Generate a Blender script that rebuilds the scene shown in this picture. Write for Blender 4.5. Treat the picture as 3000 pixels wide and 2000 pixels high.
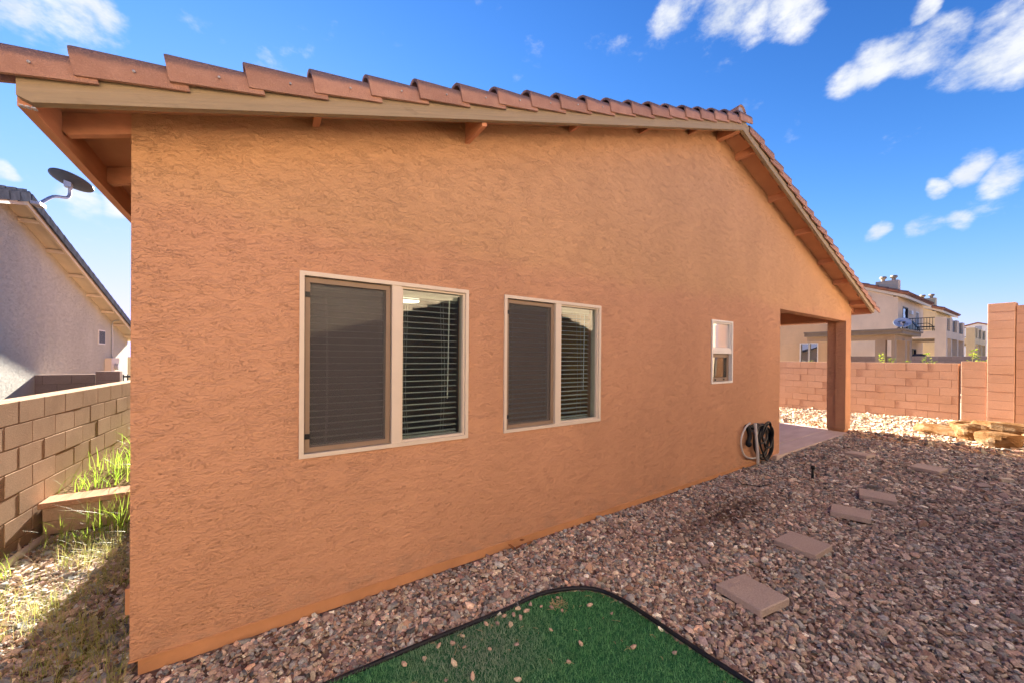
import bpy, bmesh, math, random
import numpy as np
from mathutils import Vector, Matrix
R = math.radians
random.seed(7); rng = np.random.default_rng(11)
scene = bpy.context.scene
for o in list(bpy.data.objects): bpy.data.objects.remove(o)
COL = scene.collection

# ------------------------------------------------------------------ camera
YAW, PITCH, ROLL = R(-34.0432), R(-0.1768), R(0.4061)
FPX, PPY = 1097.85, 1050.463
CAM = Vector((0.5324, -2.6243, 1.6089))
fw = Vector((-math.sin(YAW)*math.cos(PITCH), math.cos(YAW)*math.cos(PITCH), math.sin(PITCH)))
rt = Vector((math.cos(YAW), math.sin(YAW), 0)); up = rt.cross(fw)
rt, up = math.cos(ROLL)*rt + math.sin(ROLL)*up, -math.sin(ROLL)*rt + math.cos(ROLL)*up
cd = bpy.data.cameras.new('camera'); cam = bpy.data.objects.new('camera', cd); COL.objects.link(cam)
cam.matrix_world = Matrix(((rt.x, up.x, -fw.x, CAM.x), (rt.y, up.y, -fw.y, CAM.y), (rt.z, up.z, -fw.z, CAM.z), (0, 0, 0, 1)))
cd.sensor_width = 36; cd.lens = FPX/3000*36; cd.shift_y = (PPY-1000)/3000
cd.clip_start = 0.05; cd.clip_end = 3000
scene.camera = cam
def sky_dir(u, v):                       # direction of a place in the sky (photo seen at 2352 px)
    u *= 1.27551; v *= 1.27551
    return (fw + rt*((u-1500)/FPX) + up*((PPY-v)/FPX)).normalized()

# ------------------------------------------------------------------ light
SUN_EL = R(19.0); SX = 0.078
SUN_STRENGTH, SKY_STRENGTH, EXPOSURE = 5.0, 0.05, 3.0
sd = bpy.data.lights.new('sun', 'SUN'); sun = bpy.data.objects.new('sun', sd); COL.objects.link(sun)
sd.energy = SUN_STRENGTH; sd.angle = R(0.5); sd.color = (1.0, 0.92, 0.80)
ld = Vector((-SX, -1, -math.tan(SUN_EL)*math.sqrt(1+SX*SX))).normalized()
sun.rotation_euler = ld.to_track_quat('-Z', 'Y').to_euler()
sun.location = (3, 30, 20)

world = bpy.data.worlds.new('World'); scene.world = world; world.use_nodes = True
wt = world.node_tree; wt.nodes.clear()
def WN(t, **k):
    n = wt.nodes.new(t)
    for a, b in k.items(): setattr(n, a, b)
    return n
wout = WN('ShaderNodeOutputWorld'); bg = WN('ShaderNodeBackground')
sky = WN('ShaderNodeTexSky'); sky.sky_type = 'NISHITA'; sky.sun_disc = False
sky.sun_elevation = R(30); sky.sun_elevation = SUN_EL; sky.sun_rotation = math.atan2(SX, 1)
sky.altitude = 800; sky.air_density = 1.0; sky.dust_density = 0.05; sky.ozone_density = 2.0
# deeper blue overhead, paler towards the horizon (colour only: gamma, soft roll-off, tint)
gam = WN('ShaderNodeGamma'); gam.inputs['Gamma'].default_value = 2.2; wt.links.new(sky.outputs[0], gam.inputs['Color'])
def wvec(op, a, b):
    n = WN('ShaderNodeVectorMath', operation=op)
    for i, x in enumerate((a, b)):
        if isinstance(x, tuple): n.inputs[i].default_value = x
        else: wt.links.new(x, n.inputs[i])
    return n.outputs[0]
SKY_K = (.131*.72*2.5, .131*.98*2.5, .131*2.55)
roll = wvec('DIVIDE', gam.outputs[0], wvec('ADD', wvec('MULTIPLY', gam.outputs[0], (1/12, 1/8, 1/15)), (1, 1, 1)))
skycol = wvec('MULTIPLY', roll, SKY_K)
tc = WN('ShaderNodeTexCoord')
def wmath(op, a, b=None, c=None, clamp=False):
    n = WN('ShaderNodeMath', operation=op); n.use_clamp = clamp
    for i, x in enumerate((a, b, c)):
        if x is None: continue
        if isinstance(x, (int, float)): n.inputs[i].default_value = x
        else: wt.links.new(x, n.inputs[i])
    return n.outputs[0]
warp = WN('ShaderNodeTexNoise'); warp.inputs['Scale'].default_value = 9; warp.inputs['Detail'].default_value = 2
wt.links.new(tc.outputs['Generated'], warp.inputs['Vector'])
vs = WN('ShaderNodeVectorMath', operation='SUBTRACT'); vs.inputs[1].default_value = (.5, .5, .5)
wt.links.new(warp.outputs['Color'], vs.inputs[0])
vm = WN('ShaderNodeVectorMath', operation='SCALE'); vm.inputs['Scale'].default_value = 0.08
wt.links.new(vs.outputs[0], vm.inputs[0])
va = WN('ShaderNodeVectorMath', operation='ADD'); wt.links.new(tc.outputs['Generated'], va.inputs[0]); wt.links.new(vm.outputs[0], va.inputs[1])
nrm = WN('ShaderNodeVectorMath', operation='NORMALIZE'); wt.links.new(va.outputs[0], nrm.inputs[0])
BLOBS = [(60,15,130),(170,45,120),(240,85,60),(1570,8,80),(1690,28,90),(1820,5,90),
 (1945,185,60),(2040,140,80),(2160,115,100),(2285,120,120),(2345,50,120),(2115,25,35),
 (2240,380,50),(2330,395,65),(2155,425,40),(2135,528,50),(2205,513,50),(2015,537,38),
 (170,460,55),(250,468,45),(10,400,30)]
acc = None
for u, v, r in BLOBS:
    c = sky_dir(u, v); e = sky_dir(u+r*(0.9), v); ang = c.angle(e)
    d = WN('ShaderNodeVectorMath', operation='DOT_PRODUCT'); d.inputs[1].default_value = c
    wt.links.new(nrm.outputs[0], d.inputs[0])
    mr = WN('ShaderNodeMapRange'); mr.interpolation_type = 'SMOOTHSTEP'
    mr.inputs['From Min'].default_value = math.cos(ang*1.5); mr.inputs['From Max'].default_value = math.cos(ang*0.25)
    wt.links.new(d.outputs['Value'], mr.inputs['Value'])
    acc = mr.outputs[0] if acc is None else wmath('MAXIMUM', acc, mr.outputs[0])
mp = WN('ShaderNodeMapping'); mp.inputs['Scale'].default_value = (1, 1, 1.7)
wt.links.new(tc.outputs['Generated'], mp.inputs['Vector'])
cn = WN('ShaderNodeTexNoise'); cn.inputs['Scale'].default_value = 8; cn.inputs['Detail'].default_value = 6; cn.inputs['Roughness'].default_value = 0.62
wt.links.new(mp.outputs[0], cn.inputs['Vector'])
den = wmath('ADD', wmath('MULTIPLY', acc, 0.39), wmath('MULTIPLY', cn.outputs['Fac'], 1.6))
dr = WN('ShaderNodeMapRange'); dr.interpolation_type = 'SMOOTHSTEP'
dr.inputs['From Min'].default_value = 0.93; dr.inputs['From Max'].default_value = 1.38
wt.links.new(den, dr.inputs['Value'])
cmix = WN('ShaderNodeMix', data_type='RGBA')
CLOUD = (2.55, 2.6, 2.7, 1)
shd = WN('ShaderNodeMix', data_type='RGBA'); shd.inputs['A'].default_value = CLOUD; shd.inputs['B'].default_value = tuple(c*k for c, k in zip(CLOUD, (.80, .84, .90, 1)))
sr = WN('ShaderNodeMapRange'); sr.inputs['From Min'].default_value = .40; sr.inputs['From Max'].default_value = .62; wt.links.new(warp.outputs['Fac'], sr.inputs['Value'])
wt.links.new(sr.outputs[0], shd.inputs['Factor']); wt.links.new(shd.outputs['Result'], cmix.inputs['B'])
wt.links.new(dr.outputs[0], cmix.inputs['Factor']); wt.links.new(skycol, cmix.inputs['A'])
wt.links.new(cmix.outputs['Result'], bg.inputs['Color']); bg.inputs['Strength'].default_value = SKY_STRENGTH
wt.links.new(bg.outputs[0], wout.inputs[0])

vsn = scene.view_settings
vsn.view_transform = 'Standard'; vsn.look = 'None'; vsn.gamma = 1; vsn.use_curve_mapping = False
vsn.exposure = EXPOSURE
scene.render.engine = 'CYCLES'
scene.cycles.max_bounces = 7; scene.cycles.diffuse_bounces = 3; scene.cycles.transparent_max_bounces = 12

# ------------------------------------------------------------------ materials
class NT:
    def __init__(s, name):
        s.m = bpy.data.materials.new(name); s.m.use_nodes = True; s.t = s.m.node_tree; s.t.nodes.clear()
        s.out = s.n('ShaderNodeOutputMaterial'); s.b = s.n('ShaderNodeBsdfPrincipled'); s.l(s.b.outputs[0], s.out.inputs[0])
        s.b.inputs['Specular IOR Level'].default_value = 0.25
    def n(s, t, **k):
        n = s.t.nodes.new(t)
        for a, b in k.items(): setattr(n, a, b)
        return n
    def l(s, a, b): s.t.links.new(a, b)
    def pos(s, scale=(1, 1, 1), obj=False):
        g = s.n('ShaderNodeTexCoord') if obj else s.n('ShaderNodeNewGeometry')
        mp = s.n('ShaderNodeMapping'); mp.inputs['Scale'].default_value = scale
        s.l(g.outputs['Object'] if obj else g.outputs['Position'], mp.inputs['Vector']); return mp.outputs[0]
    def noise(s, vec, scale, detail=3, rough=.5, dist=0):
        n = s.n('ShaderNodeTexNoise'); n.inputs['Scale'].default_value = scale; n.inputs['Detail'].default_value = detail
        n.inputs['Roughness'].default_value = rough; n.inputs['Distortion'].default_value = dist
        if vec is not None: s.l(vec, n.inputs['Vector'])
        return n.outputs['Fac']
    def ramp(s, fac, stops, interp='LINEAR'):
        r = s.n('ShaderNodeValToRGB'); r.color_ramp.interpolation = interp
        e = r.color_ramp.elements
        while len(e) < len(stops): e.new(0.5)
        for k, (p, c) in zip(e, stops):
            k.position = p; k.color = (c[0], c[1], c[2], 1) if isinstance(c, (tuple, list)) else (c, c, c, 1)
        s.l(fac, r.inputs[0]); return r.outputs[0]
    def mixc(s, fac, a, b, mode='MIX'):
        m = s.n('ShaderNodeMix', data_type='RGBA'); m.blend_type = mode
        for x, k in ((fac, 'Factor'), (a, 'A'), (b, 'B')):
            if isinstance(x, (int, float)): m.inputs[k].default_value = x
            elif isinstance(x, (tuple, list)): m.inputs[k].default_value = (*x, 1)
            else: s.l(x, m.inputs[k])
        return m.outputs['Result']
    def math(s, op, a, b=0, clamp=False):
        m = s.n('ShaderNodeMath', operation=op); m.use_clamp = clamp
        for i, x in enumerate((a, b)):
            if isinstance(x, (int, float)): m.inputs[i].default_value = x
            else: s.l(x, m.inputs[i])
        return m.outputs[0]
    def mrange(s, v, a, b, c=0, d=1, smooth=True):
        m = s.n('ShaderNodeMapRange'); m.interpolation_type = 'SMOOTHSTEP' if smooth else 'LINEAR'
        for i, x in zip((1, 2, 3, 4), (a, b, c, d)): m.inputs[i].default_value = x
        s.l(v, m.inputs[0]); return m.outputs[0]
    def bump(s, h, dist, strength=1, prev=None):
        b = s.n('ShaderNodeBump'); b.inputs['Distance'].default_value = dist; b.inputs['Strength'].default_value = strength
        s.l(h, b.inputs['Height'])
        if prev is not None: s.l(prev, b.inputs['Normal'])
        return b.outputs[0]
    def fin(s, color=None, rough=.8, normal=None, metal=0):
        if color is not None:
            if isinstance(color, (tuple, list)): s.b.inputs['Base Color'].default_value = (*color, 1)
            else: s.l(color, s.b.inputs['Base Color'])
        s.b.inputs['Roughness'].default_value = rough; s.b.inputs['Metallic'].default_value = metal
        if normal is not None: s.l(normal, s.b.inputs['Normal'])
        return s.m
    def rnd(s): return s.n('ShaderNodeObjectInfo').outputs['Random']

def plain(name, col, rough=.7, var=.12, scale=12, bump=.0, metal=0, stretch=(1, 1, 1)):
    t = NT(name); p = t.pos(stretch)
    n = t.noise(p, scale, 5, .6)
    c = t.mixc(t.ramp(n, [(.3, 0.), (.7, 1.)]), tuple(x*(1-var) for x in col), tuple(min(1, x*(1+var)) for x in col))
    return t.fin(c, rough, t.bump(n, bump) if bump else None, metal)

def stucco(name, cA, cB=None, zline=2.33, scale=1.0, depth=.0088):
    t = NT(name); t.b.inputs['Specular IOR Level'].default_value = .12
    g0 = t.n('ShaderNodeNewGeometry'); s0 = t.n('ShaderNodeSeparateXYZ'); t.l(g0.outputs['Position'], s0.inputs[0])
    n1 = t.noise(t.pos((8*scale, 8*scale, 15*scale)), 1.0, 4, .68, .3)
    q = t.math('ADD', t.math('MULTIPLY', s0.outputs['Z'], 34*scale), t.math('MULTIPLY', n1, 7.5))
    fr = t.math('FRACT', q)
    saw = t.math('MINIMUM', t.math('MULTIPLY', fr, 9.0), t.math('SUBTRACT', 1.0, t.math('MULTIPLY', fr, .72)))   # sharp lip below, long fade above
    msk = t.mrange(t.noise(t.pos((5*scale, 5*scale, 9*scale)), 1.3, 2, .6), .36, .60)
    fine = t.noise(t.pos((60*scale, 60*scale, 90*scale)), 1.0, 2, .6)
    h = t.math('ADD', t.math('MULTIPLY', saw, t.math('ADD', t.math('MULTIPLY', msk, .62), .38)), t.math('MULTIPLY', fine, .22))
    nb = t.bump(h, depth)
    big = t.noise(t.pos((.9, .9, .5)), 1.3, 4, .62)
    var = t.ramp(big, [(.3, .90), (.7, 1.08)])
    col = cA
    if cB:
        g = t.n('ShaderNodeNewGeometry'); sx = t.n('ShaderNodeSeparateXYZ'); t.l(g.outputs['Position'], sx.inputs[0])
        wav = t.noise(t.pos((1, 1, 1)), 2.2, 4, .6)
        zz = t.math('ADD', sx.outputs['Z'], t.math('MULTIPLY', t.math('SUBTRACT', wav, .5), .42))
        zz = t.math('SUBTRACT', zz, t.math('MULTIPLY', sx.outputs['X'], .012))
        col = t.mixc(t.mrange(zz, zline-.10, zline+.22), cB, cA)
    c = t.mixc(1.0, col, var, 'MULTIPLY')
    if cB:
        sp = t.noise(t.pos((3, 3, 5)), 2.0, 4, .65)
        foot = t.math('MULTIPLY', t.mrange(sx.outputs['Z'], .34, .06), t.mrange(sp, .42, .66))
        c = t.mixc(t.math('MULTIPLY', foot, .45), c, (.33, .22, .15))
    c = t.mixc(t.ramp(fine, [(.35, .0), (.75, .12)]), c, tuple(min(1, x*1.5) for x in cA))
    return t.fin(c, .92, nb)

MAT = {}
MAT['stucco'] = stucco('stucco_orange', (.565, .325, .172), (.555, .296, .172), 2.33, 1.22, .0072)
MAT['stucco_patio'] = stucco('stucco_orange_patio', (.56, .30, .18))
MAT['found'] = plain('painted_foundation', (.56, .28, .14), .75, .10, 6, .003)
MAT['stucco_beige'] = stucco('stucco_beige', (.50, .47, .39), None, 0, 1.3, .008)
MAT['stucco_far'] = stucco('stucco_far_beige', (.72, .55, .385), None, 0, .6, .006)
MAT['stucco_far2'] = stucco('stucco_far_yellow', (.74, .57, .33), None, 0, .6, .006)
MAT['stucco_c'] = stucco('stucco_tan', (.58, .38, .22), None, 0, .7, .006)
MAT['stucco_brown'] = stucco('stucco_brown', (.36, .26, .18), None, 0, .7, .006)
MAT['eave_paint'] = plain('eave_brown_paint', (.58, .27, .15), .7, .14, 9, .002, 0, (1, .25, 2))
MAT['soffit'] = plain('soffit_paint', (.62, .32, .18), .7, .08, 3)
MAT['cream'] = plain('cream_vinyl', (.66, .56, .45), .45, .03, 8)
MAT['white'] = plain('white_vinyl', (.72, .68, .62), .4, .04, 8)
MAT['blind'] = plain('blind_white', (.74, .74, .70), .5, .03, 8)
MAT['screen_frame'] = plain('bronze_screen_frame', (.27, .19, .13), .5, .06, 8)
MAT['black_plastic'] = plain('black_plastic', (.014, .014, .016), .4, .2, 20)
MAT['black_rubber'] = plain('black_edging', (.018, .020, .026), .42, .35, 14, .003)
MAT['pvc'] = plain('white_pipe', (.58, .55, .51), .4, .05, 8)
MAT['metal_grey'] = plain('galvanised_metal', (.42, .43, .45), .45, .15, 20, 0, .5)
MAT['dark_metal'] = plain('dark_bronze_metal', (.035, .033, .035), .5, .1, 12)
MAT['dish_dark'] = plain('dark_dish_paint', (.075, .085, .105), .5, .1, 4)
MAT['dish_light'] = plain('pale_dish_paint', (.33, .39, .50), .5, .06, 4)
MAT['trim_cream'] = plain('cream_trim', (.62, .53, .40), .7, .06, 4)
MAT['trim_far'] = plain('far_trim', (.68, .58, .44), .7, .06, 4)
MAT['trim_dull'] = plain('dull_tan_metal', (.26, .21, .16), .7, .15, 8)
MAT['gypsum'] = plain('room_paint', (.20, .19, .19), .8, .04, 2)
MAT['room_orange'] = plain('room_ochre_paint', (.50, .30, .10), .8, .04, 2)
MAT['white_wall'] = plain('white_render', (.75, .74, .72), .8, .04, 2)
MAT['concrete_far'] = plain('porch_roof', (.20, .155, .115), .8, .12, 4, .004)

def wood(name, col, rot):
    t = NT(name); g = t.n('ShaderNodeNewGeometry'); m1 = t.n('ShaderNodeMapping'); m1.inputs['Rotation'].default_value = (0, rot, 0); t.l(g.outputs['Position'], m1.inputs['Vector'])
    m2 = t.n('ShaderNodeMapping'); m2.inputs['Scale'].default_value = (1.3, 30, 60); t.l(m1.outputs[0], m2.inputs['Vector'])
    n = t.noise(m2.outputs[0], 1.4, 6, .65, .1)
    k = t.noise(t.pos((3, 3, 6)), 2.2, 3, .6)
    c = t.mixc(n, tuple(x*.62 for x in col), tuple(x*1.25 for x in col))
    c = t.mixc(t.ramp(k, [(.60, 0.), (.75, .5)]), c, tuple(x*.55 for x in col))
    return t.fin(c, .8, t.bump(n, .004))
MAT['fascia'] = wood('weathered_fascia', (.33, .255, .165), R(18.06)); MAT['fascia_r'] = wood('weathered_fascia_right', (.33, .255, .165), R(-18.06))

def tile_mat(name, base, dark, light):
    t = NT(name); co = t.n('ShaderNodeTexCoord'); sx = t.n('ShaderNodeSeparateXYZ'); t.l(co.outputs['Object'], sx.inputs[0])
    n = t.noise(t.pos((1, 1, 1)), 9, 5, .65); f = t.noise(t.pos(), 150, 2, .6)
    z = t.math('ADD', sx.outputs['Z'], t.math('MULTIPLY', t.math('SUBTRACT', n, .5), .05))
    band = t.math('MULTIPLY', t.mrange(z, -.005, .022), t.mrange(z, .078, .058))
    c = t.mixc(t.ramp(n, [(.3, 0.), (.7, 1.)]), base, light)
    c = t.mixc(t.math('MULTIPLY', band, .85), c, dark)
    c = t.mixc(t.math('MULTIPLY', t.rnd(), .5), c, tuple(x*.62 for x in base))
    c = t.mixc(t.ramp(f, [(.5, 0.), (.8, .25)]), c, tuple(min(1, x*1.4) for x in light))
    return t.fin(c, .75, t.bump(f, .004))
MAT['tile'] = tile_mat('clay_tile', (.35, .185, .13), (.11, .085, .10), (.46, .265, .19))
MAT['tile_grey'] = plain('grey_concrete_tile', (.075, .082, .105), .75, .3, 6)
MAT['tile_grey'].node_tree.nodes['Principled BSDF'].inputs['Specular IOR Level'].default_value = 0
MAT['tile_far'] = plain('far_clay_tile', (.27, .12, .075), .8, .35, 3)
MAT['roof_field'] = plain('roof_field_tile', (.35, .15, .09), .8, .2, 5)

def block_mat(name, base, alt, stain=(.15, .09, .06), st=.3):
    t = NT(name)
    t.b.inputs['Specular IOR Level'].default_value = 0
    n = t.noise(t.pos(), 2.3, 5, .6); f = t.noise(t.pos(), 95, 3, .7)
    c = t.mixc(t.rnd(), base, alt)
    c = t.mixc(t.ramp(n, [(.42, 0.), (.75, st)]), c, stain)
    c = t.mixc(t.ramp(f, [(.35, .35), (.6, 0.)]), c, tuple(x*.5 for x in base))
    c = t.mixc(t.ramp(f, [(.62, 0.), (.8, .35)]), c, tuple(min(1, x*1.5) for x in base))
    return t.fin(c, .95, t.bump(f, .006))
MAT['block_l'] = block_mat('tan_block', (.62, .435, .315), (.55, .38, .27))
MAT['block_r'] = block_mat('pink_block', (.58, .345, .235), (.53, .31, .205), (.42, .21, .10), .35)
MAT['block_g'] = block_mat('grey_block', (.38, .29, .25), (.34, .26, .22))
MAT['block_t'] = block_mat('pale_block', (.64, .49, .35), (.59, .45, .32))
MAT['mortar_l'] = plain('tan_mortar', (.40, .27, .18), .95, .15, 30, .002)
MAT['mortar_r'] = plain('pink_mortar', (.36, .20, .13), .95, .15, 30, .002)
MAT['mortar_g'] = plain('grey_mortar', (.20, .15, .125), .95, .15, 30, .002)
MAT['mortar_t'] = plain('pale_mortar', (.36, .28, .2), .95, .15, 30, .002)
MAT['paver'] = block_mat('paver_concrete', (.54, .45, .40), (.49, .405, .36), (.36, .27, .235), .3)

def ground_mat():
    t = NT('gravel_ground'); t.b.inputs['Specular IOR Level'].default_value = 0; p = t.pos()
    v = t.n('ShaderNodeTexVoronoi'); v.inputs['Scale'].default_value = 34; t.l(p, v.inputs['Vector'])
    sep = t.n('ShaderNodeSeparateColor'); t.l(v.outputs['Color'], sep.inputs[0])
    c = t.ramp(sep.outputs[0], [(0, (.15, .085, .07)), (.3, (.24, .15, .12)), (.6, (.19, .15, .135)), (.85, (.30, .21, .15)), (1, (.10, .09, .09))])
    g = t.n('ShaderNodeSeparateXYZ'); t.l(p, g.inputs[0]); dn = t.noise(p, .6, 4, .6)
    c = t.mixc(t.mrange(g.outputs['X'], .02, -.02), c, (.17, .115, .065))
    c = t.mixc(t.mrange(g.outputs['X'], 15.3, 15.6), c, t.mixc(dn, (.36, .28, .20), (.48, .39, .29)))
    return t.fin(c, .95, t.bump(v.outputs['Distance'], .012))
MAT['ground'] = ground_mat()
def stone_mat():
    t = NT('gravel_stone'); t.b.inputs['Specular IOR Level'].default_value = .06; a = t.n('ShaderNodeAttribute'); a.attribute_name = 'Col'
    n = t.noise(t.pos(), 120, 3, .6)
    c = t.mixc(1.0, a.outputs['Color'], t.ramp(n, [(.3, .72), (.7, 1.22)]), 'MULTIPLY')
    return t.fin(c, .88, t.bump(n, .003))
MAT['stone'] = stone_mat()
def boulder_mat():
    t = NT('sandstone_boulder'); t.b.inputs['Specular IOR Level'].default_value = 0; n = t.noise(t.pos((1, 1, 2)), 4, 6, .65, .5); f = t.noise(t.pos(), 40, 4, .6)
    c = t.ramp(n, [(.3, (.12, .055, .022)), (.5, (.19, .10, .044)), (.66, (.25, .17, .105)), (.8, (.14, .066, .027))])
    return t.fin(c, .9, t.bump(t.math('ADD', n, t.math('MULTIPLY', f, .3)), .03))
MAT['boulder'] = boulder_mat()
def slab_mat():
    t = NT('stamped_patio'); n = t.noise(t.pos((.5, 2.5, 1)), 3, 5, .6); f = t.noise(t.pos(), 60, 3, .6)
    c = t.mixc(t.ramp(n, [(.35, 0.), (.65, 1.)]), (.54, .42, .36), (.64, .52, .45))
    c = t.mixc(t.ramp(f, [(.55, 0.), (.8, .3)]), c, (.32, .16, .12))
    return t.fin(c, .6, t.bump(f, .002))
MAT['slab'] = slab_mat()
def blade_mat(name, a, b, trans=.35, dust=False):
    t = NT(name); at = t.n('ShaderNodeAttribute'); at.attribute_name = 'Col'
    sp = t.n('ShaderNodeSeparateColor'); t.l(at.outputs['Color'], sp.inputs[0])
    c = t.mixc(sp.outputs[0], a, b)
    if dust:
        g = t.n('ShaderNodeNewGeometry'); d = t.n('ShaderNodeVectorMath', operation='DISTANCE'); d.inputs[1].default_value = (1.52, -.82, 0)
        t.l(g.outputs['Position'], d.inputs[0])
        dn = t.noise(t.pos(), 7, 4, .6)
        k = t.math('MULTIPLY', t.mrange(t.math('ADD', d.outputs['Value'], t.math('MULTIPLY', dn, .25)), .75, .15), .75)
        c = t.mixc(k, c, (.34, .40, .34))
    t.l(c, t.b.inputs['Base Color']); t.b.inputs['Roughness'].default_value = .5
    tr = t.n('ShaderNodeBsdfTranslucent'); t.l(c, tr.inputs['Color'])
    mx = t.n('ShaderNodeMixShader'); mx.inputs[0].default_value = trans
    t.l(t.b.outputs[0], mx.inputs[1]); t.l(tr.outputs[0], mx.inputs[2]); t.l(mx.outputs[0], t.out.inputs[0])
    return t.m
MAT['turf'] = blade_mat('turf_blade', (.035, .21, .070), (.22, .56, .24), .15, True)
MAT['turf_base'] = plain('turf_backing', (.03, .14, .06), .9, .2, 40)
MAT['weed'] = blade_mat('green_weed', (.20, .34, .03), (.36, .48, .06), .5)
MAT['dry'] = blade_mat('dry_weed', (.26, .33, .06), (.56, .48, .20), .3)
MAT['leaf'] = blade_mat('citrus_leaf', (.14, .24, .02), (.42, .46, .04), .45)
MAT['straw'] = plain('straw', (.50, .40, .23), .8, .2, 30)
MAT['dry_leaf'] = plain('dry_leaf', (.25, .10, .04), .8, .2, 30)
MAT['stem'] = plain('plant_stem', (.15, .12, .05), .8, .2, 30)

def glass_mat(name, refl=.10, tint=(.80, .86, .84)):
    t = NT(name); t.t.nodes.remove(t.b)
    tr = t.n('ShaderNodeBsdfTransparent'); tr.inputs[0].default_value = (*tint, 1)
    gl = t.n('ShaderNodeBsdfGlossy'); gl.inputs['Roughness'].default_value = .004; gl.inputs[0].default_value = (1, 1, 1, 1)
    fr = t.n('ShaderNodeFresnel'); ge = t.n('ShaderNodeNewGeometry'); t.l(t.mrange(ge.outputs['Backfacing'], 0, 1, 1.5, 1/1.5, False), fr.inputs[0])
    f = t.math('ADD', t.math('MULTIPLY', fr.outputs[0], .85), refl, True)
    wv = t.noise(t.pos(), 2.0, 1, .4); bp = t.bump(wv, .0012); t.l(bp, gl.inputs['Normal'])
    mx = t.n('ShaderNodeMixShader'); t.l(f, mx.inputs[0]); t.l(tr.outputs[0], mx.inputs[1]); t.l(gl.outputs[0], mx.inputs[2])
    t.l(mx.outputs[0], t.out.inputs[0]); return t.m
MAT['glass'] = glass_mat('window_glass', .015)
MAT['glass_far'] = glass_mat('far_window_glass', .25, (.3, .33, .36))
def frosted():
    t = NT('frosted_glass'); t.t.nodes.remove(t.b)
    df = t.n('ShaderNodeBsdfDiffuse'); df.inputs[0].default_value = (.62, .58, .55, 1)
    gl = t.n('ShaderNodeBsdfGlossy'); gl.inputs['Roughness'].default_value = .03
    fr = t.n('ShaderNodeFresnel'); fr.inputs[0].default_value = 1.5
    mx = t.n('ShaderNodeMixShader'); t.l(t.math('ADD', fr.outputs[0], .22, True), mx.inputs[0]); t.l(df.outputs[0], mx.inputs[1]); t.l(gl.outputs[0], mx.inputs[2])
    t.l(mx.outputs[0], t.out.inputs[0]); return t.m
MAT['frosted'] = frosted()
def screen_mat():
    t = NT('insect_screen'); tr = t.n('ShaderNodeBsdfTransparent'); df = t.n('ShaderNodeBsdfDiffuse')
    df.inputs[0].default_value = (.112, .102, .100, 1)
    mx = t.n('ShaderNodeMixShader'); mx.inputs[0].default_value = .40
    t.l(tr.outputs[0], mx.inputs[1]); t.l(df.outputs[0], mx.inputs[2]); t.l(mx.outputs[0], t.out.inputs[0])
    return t.m
MAT['screen'] = screen_mat()
def emit(name, col, s):
    t = NT(name); t.b.inputs['Emission Color'].default_value = (*col, 1); t.b.inputs['Emission Strength'].default_value = s
    return t.fin(col, .5)
MAT['lamp'] = emit('lamp_diffuser', (1, .86, .62), .45)
MAT['logo'] = plain('dish_logo_ink', (.02, .025, .05), .5, .05, 8)

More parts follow.
